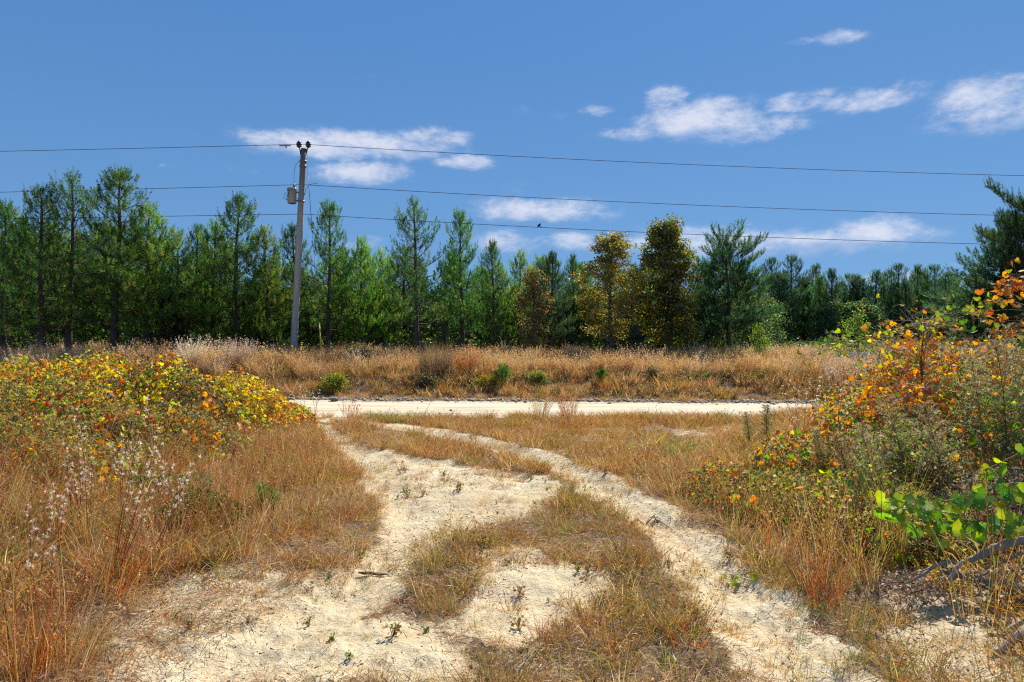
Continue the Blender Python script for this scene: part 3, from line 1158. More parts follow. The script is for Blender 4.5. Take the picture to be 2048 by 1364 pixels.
for py0, pl, pr, xr, nm, dz in ((288, 302, 351, 2048, 'highest', 0), (369, 384, 430, 1985, 'middle', 0), (428, 437, 487, 1930, 'lowest', 0)):
    pp = P(604, py0, PY) + np.array([0, -.02, 0])
    for sg, px, py, wd in ((-1, 0, pl, 'left'), (1, xr, pr, 'right')):
        wire('power_line', f'{nm} of the three overhead wires, the span running {wd} from the utility pole', solve_span(pp, px, py, sg, 95.0), .0115)
# guy wire with yellow guard
g_top = pole_at(9.2) + pole_o + np.array([.1, 0, 0])
g_bot = P(645, 720, 27.4)
g_bot[2] = hz(g_bot[0], 27.4)
t = thing('guy_wire', 'thin steel guy wire slanting from the pole top, yellow guard at its foot', 'guy wire', tuple(g_bot))
mb = MB(); d = g_top - g_bot
mb.tube([np.zeros(3) - d * .01, d], [.007, .007], (.10, .10, .10), 5); mb.build('cable', M_METAL, t)
mb = MB(); mb.tube([d * 0.005, d * .19], [.03, .026], (.62, .36, .03), 10); mb.build('guard', M_PAINT, t, True)
mb = MB(); mb.tube([d * .60, d * .615], [.02, .02], (.04, .04, .04), 8); mb.tube([d * .615, d * .95], [.011, .011], (.04, .045, .05), 6); mb.build('strain_rod', M_METAL, t, True)

# bird on the lowest wire
bpos = P(1079, 452, 29.5 + .02 * 10.5)
t = thing('bird', 'small black bird perched on the lowest wire', 'bird', tuple(bpos + np.array([0, 0, -.02])))
mb = MB()
mb.tube([(-.11, 0, -.02), (-.085, 0, .0), (-.05, 0, .045), (0, 0, .095), (.035, 0, .13), (.055, 0, .15), (.08, 0, .165)], [.008, .04, .055, .055, .035, .03, .004], (.012, .012, .014), 12)
mb.tube([(.03, 0, .15), (.05, 0, .155), (.075, 0, .157)], [.02, .034, .014], (.012, .012, .014), 10)
t.scale = (.8, .8, .8)
mb.build('body', M_STONE, t, True)
mb = MB(); mb.tube([(.07, 0, .158), (.105, 0, .15)], [.01, .001], (.05, .045, .03), 6); mb.build('beak', M_STONE, t)
mb = MB(); mb.tube([(.005, .03, .05), (.06, .01, .02), (.10, 0, -.03)][::1], [.02, .024, .014], (.012, .012, .014), 6); mb.build('tail', M_STONE, t)
for sy in (-.015, .015):
    mb = MB(); mb.tube([(-.01, sy, .06), (.0, sy, .015)], [.004, .003], (.02, .02, .02), 4); mb.build('leg', M_STONE, t)
# splice / debris hanging on the top wire left of the pole
q = P(571, 291, PY)
t = mkobj('wire_clamp', None, loc=tuple(q)); tag(t, 'small dark clamp hanging on the highest wire left of the pole top', 'clamp')
mb = MB(); mb.tube([(-.28, 0, -.0), (.22, 0, .015)], [.02, .02], (.04, .04, .045), 6); mb.build('sleeve', M_METAL, t)
mb = MB(); mb.tube([(.0, 0, 0), (.02, 0, -.05), (.0, 0, -.13)], [.012, .03, .01], (.03, .03, .03), 6); mb.build('hook', M_METAL, t)

# white rail in the far grass, right
rp = P(1722, 707, 24.0)
t = thing('barrier_rail', 'white horizontal rail standing in the tall grass at the right', 'rail', (rp[0], 24.0, hz(rp[0], 24.0)))
zr = rp[2] - hz(rp[0], 24.0)
mb = MB(); box(mb, (-.85, -.03, zr - .035), (.75, .03, zr + .035), (.8, .79, .76)); mb.build('rail', M_PAINT, t)
for sx in (-.75, .65):
    mb = MB(); box(mb, (sx - .04, .032, -.2), (sx + .04, .10, zr + .03), (.35, .33, .3)); mb.build('post', M_LOG, t)


# stones
def stone(px, py, r, c, label, Y=None):
    if Y is None:
        x, y = G(px, py)
    else:
        x, y = (px - 1024) / F * Y, Y
    g = np.random.default_rng(int(px))
    u = nrm(g.normal(size=(1, 3)))
    th, ph = np.meshgrid(np.linspace(0, 2 * np.pi, 9)[:-1], np.linspace(0, np.pi, 6))
    d = np.stack([np.cos(th) * np.sin(ph), np.sin(th) * np.sin(ph), np.cos(ph)], -1)
    rad = r * (1 + .25 * (fbm(d[..., 0] * 2 + px, d[..., 1] * 2 + d[..., 2], 3) - .5) * 2)
    V = (d * rad[..., None] * np.array([1.2, .9, .65])).reshape(-1, 3)
    i = np.arange(5)[:, None] * 8
    j = np.arange(8)[None]
    q = np.stack([i + j, i + 8 + j, i + 8 + (j + 1) % 8, i + (j + 1) % 8], -1).reshape(-1, 4)
    mb = MB(); mb.add(V, q, c)
    o = mb.build('stone', M_STONE)
    o.location = (x, y, hz(x, y) + r * .35)
    tag(o, label, 'stone')


stone(669, 799, .10, (.12, .13, .13), 'grey stone at the far edge of the gravel road', 19.35)
def windrow():
    g = np.random.default_rng(77)
    n = 900
    x = g.uniform(-13, 13, n)
    y = road_far(x) + .10 + .10 * g.normal(size=n)
    z = hgt(x, y)
    mb = MB()
    oc = np.array([[1, 0, 0], [-1, 0, 0], [0, 1, 0], [0, -1, 0], [0, 0, 1], [0, 0, -1]], float)
    fc = np.array([[0, 2, 4], [2, 1, 4], [1, 3, 4], [3, 0, 4], [2, 0, 5], [1, 2, 5], [3, 1, 5], [0, 3, 5]])
    sz = .02 + .035 * g.random(n) ** 2
    V = np.stack([x, y, z + .01], -1)[:, None] + oc[None] * sz[:, None, None] * np.array([1.3, 1, .7]) * (.7 + .6 * g.random((n, 6, 1)))
    Fc = (np.arange(n)[:, None, None] * 6 + fc[None]).reshape(-1, 3)
    mb.add(V.reshape(-1, 3), Fc, np.repeat(pick([(4, (.62, .54, .40)), (2, (.40, .33, .24)), (1, (.22, .18, .14))], n, g), 6, 0))
    o = mb.build('gravel', M_STONE, kind='stuff')
    o['label'] = 'loose gravel and clods lined up along the far road edge'


windrow()
stone(902, 820, .035, (.05, .045, .04), 'small black stone lying alone on the gravel road', 16.6)

# ------------------------------------------------------------------ grass and ground cover (stuff)
RUST = [(3.4, (.46, .17, .05)), (3, (.50, .25, .085)), (2.4, (.27, .10, .04)), (1.3, (.62, .42, .20)), (.8, (.20, .19, .05))]
TAN = [(4, (.56, .36, .17)), (3, (.46, .25, .10)), (1.6, (.70, .54, .33)), (1.6, (.28, .13, .055)), (.8, (.26, .24, .07))]
OLIVE = [(3, (.30, .23, .06)), (3, (.42, .26, .085)), (2, (.17, .18, .045)), (2, (.54, .35, .15)), (1.6, (.36, .15, .05))]
GREEN = [(4, (.16, .26, .05)), (3, (.24, .32, .07)), (1.5, (.35, .32, .10)), (1, (.09, .17, .04))]
PINK = [(4, (.62, .37, .16)), (3, (.50, .26, .11)), (2, (.68, .49, .26)), (1.4, (.28, .15, .06)), (1, (.36, .29, .08))]
PALE = [(4, (.64, .48, .29)), (3, (.54, .38, .21)), (2, (.44, .26, .12)), (1, (.32, .22, .11))]


def blades(mb, g, n, h0, h1, r, lean, w, pal, base=None, curl=.5, az=None):
    a = g.random(n) * 6.283
    rr = r * np.sqrt(g.random(n))
    b = np.stack([rr * np.cos(a), rr * np.sin(a), np.full(n, -.02)], -1)
    if base is not None:
        b = b + base
    h = h0 + (h1 - h0) * g.random(n) ** 1.4
    la = (a + g.normal(size=n) * .8) if az is None else az + g.normal(size=n) * .5
    le = lean * (.3 + g.random(n))
    d = np.stack([np.cos(la) * np.sin(le), np.sin(la) * np.sin(le), np.cos(le)], -1)
    d2 = nrm(d + np.stack([np.cos(la), np.sin(la), -.25 + 0 * la], -1) * (curl * g.random(n))[:, None])
    sd_ = nrm(np.cross(d, g.normal(size=(n, 3))))
    m = b + d * (h * .55)[:, None]
    e = m + d2 * (h * .55)[:, None]
    ww = (w * (.6 + .8 * g.random(n)))[:, None]
    V = np.stack([b - sd_ * ww / 2, b + sd_ * ww / 2, m - sd_ * ww * .4, m + sd_ * ww * .4, e], 1).reshape(-1, 3)
    f = np.array([[0, 1, 3], [0, 3, 2], [2, 3, 4]])
    Fc = (np.arange(n)[:, None, None] * 5 + f[None]).reshape(-1, 3)
    mb.add(V, Fc, np.repeat(pick(pal, n, g), 5, 0))
    return b, m, e


def tuft(seed, n, h0, h1, r, lean, w, pal, curl=.5, heads=0, hpal=None):
    g = np.random.default_rng(seed)
    mb = MB()
    b, m, e = blades(mb, g, n, h0, h1, r, lean, w, pal, curl=curl)
    if heads:
        k = min(n, heads)
        q = 9
        t = g.random((k, q)) * .75
        pos = (e[:k, None] * (1 - t[..., None]) + m[:k, None] * t[..., None]).reshape(-1, 3)
        sz = w * 4.0
        V, Fc, C = leaves_geo(pos, rand_dirs(k * q, g), rand_dirs(k * q, g) * .6 + np.array([0, 0, .8]), np.full(k * q, sz) * (.6 + .8 * g.random(k * q)), pick(hpal or pal, k * q, g), 'rhomb', .1)
        mb.add(V, Fc, C)
    return mb.mesh('grass_tuft', M_GRASS)


def weed(seed, n, h, r, pal, ls, stems=6):
    g = np.random.default_rng(seed)
    mb = MB()
    for i in range(stems):
        a = g.random() * 6.28
        tip = np.array([math.cos(a) * r * g.random(), math.sin(a) * r * g.random(), h * (.5 + .5 * g.random())])
        mb.tube([np.array([0, 0, -.02]), tip * [.4, .4, .55], tip], [.003, .0025, .001], (.16, .10, .05), 3, False)
        k = n // stems
        t = .25 + .75 * g.random(k)
        pos = tip[None] * t[:, None] + g.normal(size=(k, 3)) * r * .16
        V, Fc, C = leaves_geo(pos, nrm(g.normal(size=(k, 3)) + [0, 0, .5]), rand_dirs(k, g), ls * (.6 + .8 * g.random(k)), pick(pal, k, g))
        mb.add(V, Fc, C)
    return mb.mesh('weed', M_GRASS)


def litter(seed, n, r, ln, w, pal):
    g = np.random.default_rng(seed)
    mb = MB()
    a = g.random(n) * 6.28
    c = np.stack([r * g.normal(size=n) * .6, r * g.normal(size=n) * .6, .004 + .018 * g.random(n)], -1)
    d = np.stack([np.cos(a), np.sin(a), g.normal(size=n) * .22], -1)
    L = (ln * (.4 + g.random(n)))[:, None]
    sd_ = nrm(np.cross(d, np.array([0, 0, 1.]) + .5 * g.normal(size=(n, 3))))
    V = np.stack([c - sd_ * w / 2, c + sd_ * w / 2, c + d * L], 1).reshape(-1, 3)
    mb.add(V, np.arange(3 * n).reshape(-1, 3), np.repeat(pick(pal, n, g, .25), 3, 0))
    return mb.mesh('litter', M_GRASS)


def scatter_object(name, label, protos, pts, scl, idx, rz, tilt=.08):
    """one stuff object: points that carry rotation, scale and which tuft to place"""
    c = bpy.data.collections.new(name + ' tufts')
    for i, me in enumerate(protos):
        o = bpy.data.objects.new('%s_tuft_%02d' % (name, i), me)
        c.objects.link(o)
    n = len(pts)
    me = bpy.data.meshes.new(name)
    me.vertices.add(n)
    me.vertices.foreach_set('co', np.asarray(pts, np.float32).ravel())
    rot = np.stack([rng.normal(size=n) * tilt, rng.normal(size=n) * tilt, rz], -1).astype(np.float32)
    a = me.attributes.new('rot', 'FLOAT_VECTOR', 'POINT'); a.data.foreach_set('vector', rot.ravel())
    a = me.attributes.new('scl', 'FLOAT', 'POINT'); a.data.foreach_set('value', np.asarray(scl, np.float32))
    a = me.attributes.new('idx', 'INT', 'POINT'); a.data.foreach_set('value', np.asarray(idx, np.int32))
    o = mkobj(name, me, kind='stuff')
    o['label'] = label
    ng = bpy.data.node_groups.new(name, 'GeometryNodeTree')
    ng.interface.new_socket('Geometry', in_out='INPUT', socket_type='NodeSocketGeometry')
    ng.interface.new_socket('Geometry', in_out='OUTPUT', socket_type='NodeSocketGeometry')
    gi = ng.nodes.new('NodeGroupInput'); go = ng.nodes.new('NodeGroupOutput')
    ip = ng.nodes.new('GeometryNodeInstanceOnPoints')
    ci = ng.nodes.new('GeometryNodeCollectionInfo')
    ci.inputs['Collection'].default_value = c
    ci.inputs['Separate Children'].default_value = True
    ci.inputs['Reset Children'].default_value = True
    ip.inputs['Pick Instance'].default_value = True

    def na(nm, ty):
        x = ng.nodes.new('GeometryNodeInputNamedAttribute'); x.data_type = ty; x.inputs[0].default_value = nm
        return x.outputs[0]
    L = ng.links.new
    L(gi.outputs[0], ip.inputs['Points'])
    L(ci.outputs[0], ip.inputs['Instance'])
    L(na('idx', 'INT'), ip.inputs['Instance Index'])
    er = ng.nodes.new('FunctionNodeEulerToRotation')
    L(na('rot', 'FLOAT_VECTOR'), er.inputs[0])
    L(er.outputs[0], ip.inputs['Rotation'])
    L(na('scl', 'FLOAT'), ip.inputs['Scale'])
    L(ip.outputs[0], go.inputs[0])
    md = o.modifiers.new('tufts', 'NODES')
    md.node_group = ng
    return o


def cand(per_m2, y0, y1, spread=.82, pad=1.2):
    area = spread * (y1 ** 2 - y0 ** 2) + 2 * pad * (y1 - y0)
    n = int(per_m2 * area)
    y = np.sqrt(y0 ** 2 + (y1 ** 2 - y0 ** 2) * rng.random(n))
    x = (rng.random(n) * 2 - 1) * (spread * y + pad)
    return x, y


def blob(x, y, cx, cy, r):
    return np.exp(-((x - cx) ** 2 + (y - cy) ** 2) / (r * r))


def gz_blob(x, y, px, py, rpx):
    cx, cy = G(px, py)
    rx = rpx / F * cy
    ry = rx * 1.6
    return np.exp(-((x - cx) / rx) ** 2 - ((y - cy) / ry) ** 2)


def pick_kind(w):
    """w: n,k weights -> index"""
    w = np.maximum(w, 1e-6)
    c = np.cumsum(w, 1)
    return (rng.random(len(w))[:, None] * c[:, -1:] > c).sum(1)


# near and middle meadow -------------------------------------------------
near_protos, NP = [], 3
for pal, sd_ in ((RUST, 100), (TAN, 110), (OLIVE, 120), (GREEN, 130)):
    for i in range(NP):
        near_protos.append(tuft(sd_ + i, 62, .05, .28, .09, .7, .0040, pal, 1.1, heads=3, hpal=pal))
x, y = cand(125, 1.9, 8.6)
b = bare(x, y)
tuf = fbm(x * 1.9, y * 1.9, 61, 3)
tuf2 = fbm(x * 6, y * 6, 66, 2)
dens = np.clip(1.05 - b * 1.25, 0.0, 1) * (.12 + .88 * sstep(.36, .56, tuf * .6 + tuf2 * .4))
dens += .06 + .3 * sstep(.45, .7, fbm(x * 1.1, y * 1.1, 64, 3))
dens = np.maximum(dens, .9 * gz_blob(x, y, 900, 1130, 85) + .9 * gz_blob(x, y, 1170, 1040, 100) + .8 * gz_blob(x, y, 1330, 1240, 150) + .7 * gz_blob(x, y, 700, 1250, 60) + .8 * gz_blob(x, y, 960, 1180, 50))
dens *= (1 - .5 * (y < 5) * (x > -2.5) * (x < -1) * (fbm(x * 3, y * 3, 97, 2) > .45))
dens *= 1 - .82 * np.clip(blob(x, y, 3.2, 4.6, .9) + blob(x, y, 3.2, 3.7, .8) + blob(x, y, 2.5, 4.2, .35), 0, 1)
keep = rng.random(len(x)) < dens
x, y, b = x[keep], y[keep], b[keep]
left = x < -1.3 - .05 * (y - 4)
nzc = fbm(x * .9, y * .9, 71, 3)
nz2 = fbm(x * 2.6, y * 2.6, 73, 2)
w = np.stack([.35 + 1.7 * left * (nz2 > .42) + (nzc > .58) * .6, .7 + (nzc < .5) * .9 + b * 1.0 + 1.2 * (nz2 < .42), 1.2 + 2.6 * (~left) * (nzc > .38), .04 + 1.6 * gz_blob(x, y, 930, 1190, 60) + 1.2 * gz_blob(x, y, 970, 1040, 40) + .5 * gz_blob(x, y, 1600, 1250, 160)
              + .5 * gz_blob(x, y, 1500, 1130, 70) + .25 * (nzc > .62) + .6 * gz_blob(x, y, 960, 1260, 40)], -1)
kd = pick_kind(w)
idx = kd * NP + rng.integers(0, NP, len(x))
scl = (1 - .42 * (y < 4.3) * (x > -2.7) * (x < -.2)) * (.4 + .75 * rng.random(len(x))) * (1 - .45 * b) * (.3 + 1.3 * fbm(x * 1.5, y * 1.5, 81, 3)) * np.where(x < 0, 1 + .6 * sstep(1.4, 2.6, -x - .04 * y), 1 + .6 * sstep(1.5, 2.3, x - .12 * y))*.9
scatter_object('dry_grass', 'short dry tan and rust grass covering the near meadow', near_protos, np.stack([x, y, hgt(x, y)], -1), scl, idx, rng.random(len(x)) * 6.28)

wiry = [tuft(150 + i, 26, .22, .62, .09, .3, .0034, p_, .5, heads=6, hpal=p_) for i, p_ in enumerate((RUST, OLIVE, TAN, OLIVE, [(3, (.42, .10, .05)), (2, (.5, .2, .08)), (1, (.6, .4, .2))]))]
x, y = cand(42, 2.2, 10.5)
b = bare(x, y)
side = np.where(x < 0, sstep(1.5, 2.4, -x - .03 * y), 1.0 * sstep(.5, 1.3, x - .16 * y - .2) * (y < 8))
side *= (1 - .75 * np.clip(blob(x, y, -2.9, 3.6, .9) + blob(x, y, -3.2, 4.6, .8), 0, 1))
side *= sstep(.3, .55, fbm(x * 1.2, y * 1.2, 68, 3)) * (b < .35) * (1 - .93 * np.clip(blob(x, y, 3.2, 4.6, .9) + blob(x, y, 3.2, 3.7, .8), 0, 1))
keep = rng.random(len(x)) < side
x, y = x[keep], y[keep]
scatter_object('wiry_grass', 'wiry reddish grass stems rising above the verges of the track', wiry, np.stack([x, y, hgt(x, y)], -1), .55 + .6 * rng.random(len(x)), rng.integers(0, 5, len(x)), rng.random(len(x)) * 6.28, .14)

mid_protos = []
for pal, sd_ in ((RUST, 200), (TAN, 210), (OLIVE, 220), (GREEN, 230)):
    for i in range(NP):
        mid_protos.append(tuft(sd_ + i, 60, .06, .32, .12, .6, .0055, pal, .9, heads=2, hpal=pal))
x, y = cand(85, 8.2, 16.2)
ok = y < road_near(x) + .1
x, y = x[ok], y[ok]
b = bare(x, y)
tuf = fbm(x * 1.2, y * 1.0, 62, 3)
dens = np.clip(1.05 - b * 1.02, 0.08, 1) * (.18 + .82 * sstep(.36, .56, tuf * .7 + .3 * fbm(x * 4, y * 3, 67, 2)))
keep = rng.random(len(x)) < dens
x, y, b = x[keep], y[keep], b[keep]
nzc = fbm(x * .5, y * .5, 72, 3)
w = np.stack([.7 + 1.0 * (nzc > .54), 1.8 + .8 * (nzc < .5), 1.0 + 1.2 * (nzc < .45), .05 + .9 * gz_blob(x, y, 1370, 915, 90) + 1.6 * gz_blob(x, y, 790, 838, 60) + .8 * gz_blob(x, y, 1300, 880, 60) + .7 * gz_blob(x, y, 1040, 855, 30)], -1)
kd = pick_kind(w)
idx = kd * NP + rng.integers(0, NP, len(x))
scl = (.45 + .6 * rng.random(len(x))) * (1 - .4 * b) * (.7 + .7 * fbm(x * .8, y * .8, 82, 2)) * (1 - .3 * sstep(14, 16, y))
scatter_object('meadow_grass', 'rusty brown meadow grass between the track and the road', mid_protos, np.stack([x, y, hgt(x, y)], -1), scl, idx, rng.random(len(x)) * 6.28)

# low litter and straw over the soil --------------------------------------
LIT = [(4, (.60, .46, .28)), (3, (.42, .27, .13)), (1, (.22, .13, .07)), (1, (.42, .18, .07)), (.4, (.2, .22, .06))]
LIT2 = [(4, (.09, .06, .04)), (2, (.20, .12, .07)), (2, (.05, .035, .025)), (1, (.18, .20, .07)), (.5, (.4, .16, .05))]
lp = [litter(300 + i, 70, .16, .07, .0035, LIT) for i in range(4)] + [litter(310 + i, 12, .2, .02, .008, LIT2) for i in range(4)]
x, y = cand(60, 1.9, 12)
b = bare(x, y)
on = rng.random(len(x))
sandy = b > .5
keep = np.where(sandy, on < .22 + .6 * (fbm(x * 2, y * 2, 95, 2) > .53), on < .95)
x, y, b, sandy = x[keep], y[keep], b[keep], sandy[keep]
idx = np.where(sandy & (rng.random(len(x)) < .85), 4, 0) + rng.integers(0, 4, len(x))
scatter_object('straw_litter', 'dead straw and twig bits lying on the sandy soil', lp, np.stack([x, y, hgt(x, y)], -1), .7 + .8 * rng.random(len(x)), idx, rng.random(len(x)) * 6.28, .05)

# small green weeds on the sand
wp = [weed(320 + i, 26, .05, .05, GREEN, .022, 4) for i in range(3)] + [weed(325 + i, 40, .12, .09, OLIVE, .026, 6) for i in range(3)]
x, y = cand(9, 1.9, 12)
b = bare(x, y)
keep = (rng.random(len(x)) < (.12 + .75 * (fbm(x * 1.5, y * 1.5, 91, 2) > .55)))
x, y = x[keep], y[keep]
scatter_object('small_weeds', 'small green and olive weeds dotted over sand and grass', wp, np.stack([x, y, hgt(x, y)], -1), .35 + .6 * rng.random(len(x)), rng.integers(0, 6, len(x)), rng.random(len(x)) * 6.28)

# bank face: low weeds and grass --------------------------------------------
BANKP = [(3, (.30, .19, .08)), (3, (.22, .17, .06)), (2, (.40, .28, .13)), (1, (.14, .15, .05)), (1, (.26, .11, .05))]
bp = [weed(400 + i, 70, .26, .2, BANKP, .045, 8) for i in range(4)] + [tuft(410 + i, 60, .12, .4, .16, .6, .010, p_, .8) for i, p_ in enumerate((RUST, TAN, OLIVE, PINK))]
x, y = cand(30, 17.5, 24.2, .85, 2)
yb = y - (road_far(x) - 20.3)
ok = yb > 20.52
x, y, yb = x[ok], y[ok], yb[ok]
nzc = fbm(x * .7, y * 1.4, 75, 3)
idx = np.where(nzc + .18 * rng.normal(size=len(x)) > .5, 0, 4) + rng.integers(0, 4, len(x))
scl = (.45 + .8 * rng.random(len(x))) * (.35 + .65 * sstep(20.5, 21.6, yb)) * (.4 + 1.1 * fbm(x * 1.1, y * 1.1, 85, 2))
scatter_object('bank_weeds', 'low brown weeds covering the face of the roadside bank', bp, np.stack([x, y, hgt(x, y)], -1), scl, idx, rng.random(len(x)) * 6.28)

# tall broomsedge on the bank -------------------------------------------------
tp_ = []
for i in range(4):
    tp_.append(tuft(500 + i, 85, .45, 1.0, .13, .32, .0085, PINK, .5, heads=45, hpal=[(3, (.68, .46, .22)), (2, (.56, .33, .14)), (1, (.72, .56, .34))]))
for i in range(3):
    tp_.append(tuft(510 + i, 85, .4, .95, .15, .4, .0085, TAN, .7, heads=35, hpal=TAN))
for i in range(2):
    tp_.append(tuft(520 + i, 80, .4, .9, .14, .4, .0085, RUST, .6, heads=20, hpal=PINK))
for i in range(2):
    tp_.append(tuft(530 + i, 60, .6, 1.15, .12, .25, .009, PALE, .4, heads=55, hpal=[(3, (.66, .50, .34)), (1, (.58, .40, .24))]))
x, y = cand(15, 20.2, 33.5, .9, 3)
yb = y - (road_far(x) - 20.3)
d = sstep(22.5, 23.6, yb + (fbm(x * .5, y * .5, 78) - .5) * 2.2) * sstep(.25, .42, fbm(x * .8, y * .5, 79, 2))
keep = rng.random(len(x)) < d
x, y = x[keep], y[keep]
nzc = fbm(x * .35, y * .5, 77, 3)
w = np.stack([1.2 + 2 * (nzc > .5), .7 + 1.2 * (nzc < .5), .5 + 1.2 * ((nzc > .42) & (nzc < .55)), .15 + .6 * (x < -9) + .5 * (x > 9)], -1)
kd = pick_kind(w)
st = np.array([0, 4, 7, 9]); cnt = np.array([4, 3, 2, 2])
idx = st[kd] + (rng.random(len(x)) * cnt[kd]).astype(int)
scl = (.55 + .5 * rng.random(len(x))) * (.42 + 1.05 * fbm(x * .9, y * .9, 80, 3)) * (1 - .25 * sstep(27, 32, y)) * .9 * (1 - .4 * blob(x, y, 12.1, 23, 1.6))
scatter_object('tall_broomsedge', 'tall pinkish tan broomsedge grass along the top of the bank', tp_, np.stack([x, y, hgt(x, y)], -1), scl, idx, rng.random(len(x)) * 6.28)

# far side cover between and behind the trees: leaf litter and brush
fp = [weed(540 + i, 120, .9, .6, UND2, .10, 10) for i in range(3)] + [weed(545 + i, 110, .8, .6, UND1, .10, 10) for i in range(2)]
x, y = cand(2.3, 31.0, 60, .9, 4)
idx = np.where((rng.random(len(x)) < .75) | (x > .3 * y), rng.integers(0, 3, len(x)), 3 + rng.integers(0, 2, len(x)))
scatter_object('forest_undergrowth', 'shaded brush on the floor of the pine stand', fp, np.stack([x, y, hgt(x, y)], -1), (.8 + .9 * rng.random(len(x))) * np.where(x > .3 * y, .7, 1), idx, rng.random(len(x)) * 6.28)
# the wood beyond the last rows, one far mass
x, y = cand(.16, 50, 95, .95, 6)
scatter_object('far_wood', 'dark pine wood beyond the young tree line', [PINES['A'][1], PINES['G'][1], PINES['B'][1]], np.stack([x, y, hgt(x, y) - .3], -1), (.72 + .16 * rng.random(len(x))) * (y / 95) ** .35 * .98, rng.integers(0, 3, len(x)), rng.random(len(x)) * 6.28)

# ------------------------------------------------------------------ vine leaves
LC = {'lime': (.42, .52, .04), 'yellow': (.78, .60, .04), 'orange': (.74, .27, .025), 'rust': (.50, .13, .025), 'green': (.16, .32, .035), 'gold': (.78, .43, .03), 'brown': (.24, .12, .06), 'red': (.45, .05, .025)}
LEAFM = {}
for nm, c in LC.items():
    LEAFM[nm] = []
    for v in range(3):
        g = np.random.default_rng(hash_ := 900 + v + 10 * list(LC).index(nm))
        # heart-lobed, toothed grape leaf, cupped along the midrib
        k = 18
        a = np.linspace(-math.pi, math.pi, k, endpoint=False)
        rad = .5 * (1 - .16 * np.cos(2 * a + .2) + .10 * np.cos(3 * a)) * (1 + .07 * np.cos(9 * a)) * (1 + .04 * g.normal(size=k))
        rad[0] *= .42
        px_ = .42 + rad * np.cos(a)
        py_ = rad * np.sin(a) * 1.04
        pz_ = .16 * np.abs(py_) - .25 * np.clip(px_ - .4, 0, 1) ** 2 + .03 * g.normal(size=k) + (.10 if v == 2 else 0) * np.sin(a * 2)
        V = np.concatenate([np.stack([px_, py_, pz_], -1), [[.35, 0, 0]]])
        Fc = np.stack([np.full(k, k), np.arange(k), (np.arange(k) + 1) % k], -1)
        cc = np.array(c) * (.85 + .3 * g.random())
        C = np.repeat(cc[None], k + 1, 0)
        C[:k] = C[:k] * (.92 + .18 * g.normal(size=(k, 1)))
        C[k] *= 1.25
        if v == 2:
            C[3:7] = C[3:7] * .5 + np.array((.30, .16, .05)) * .5
        if v == 1:
            C[:k:3] = C[:k:3] * .4 + np.array(LC['rust']) * .6 if nm in ('orange', 'gold', 'yellow') else C[:k:3]
        LEAFM[nm].append(mesh_np('leaf', V, Fc, np.clip(C, .01, .9), M_VINE))


def leaf_obj(parent, kind, pos, nor, axis, size, origin):
    nor = Vector(nor).normalized()
    axis = Vector(axis)
    axis = (axis - nor * axis.dot(nor)).normalized()
    side = nor.cross(axis)
    o = bpy.data.objects.new('leaf', LEAFM[kind][int(rng.integers(0, 3))])
    COL.objects.link(o)
    o.parent = parent
    m = Matrix((axis, side, nor)).transposed().to_4x4()
    o.matrix_local = Matrix.Translation(Vector(np.asarray(pos) - np.asarray(origin))) @ m @ Matrix.Scale(float(size), 4)
    return o


MIX_L = [('yellow', 2.8), ('lime', 1.9), ('gold', 3.2), ('orange', 3.6), ('rust', 1.3), ('green', .4)]
MIX_R = [('orange', 3.5), ('gold', 1.5), ('rust', 1.6), ('lime', .9), ('green', .8), ('yellow', .5), ('brown', .6)]
MIX_G = [('green', 3), ('lime', 4), ('yellow', .5)]
BRAM = [(4, (.26, .25, .06)), (3, (.38, .26, .08)), (3, (.17, .23, .045)), (1.6, (.46, .36, .18)), (1.2, (.15, .09, .05)), (1, (.48, .20, .05)), (1, (.42, .42, .07))]
BRAM2 = [(3, (.34, .29, .14)), (3, (.22, .25, .07)), (2, (.50, .42, .28)), (2, (.15, .10, .06)), (2.4, (.14, .23, .05)), (1.4, (.46, .22, .06)), (1, (.30, .36, .07))]


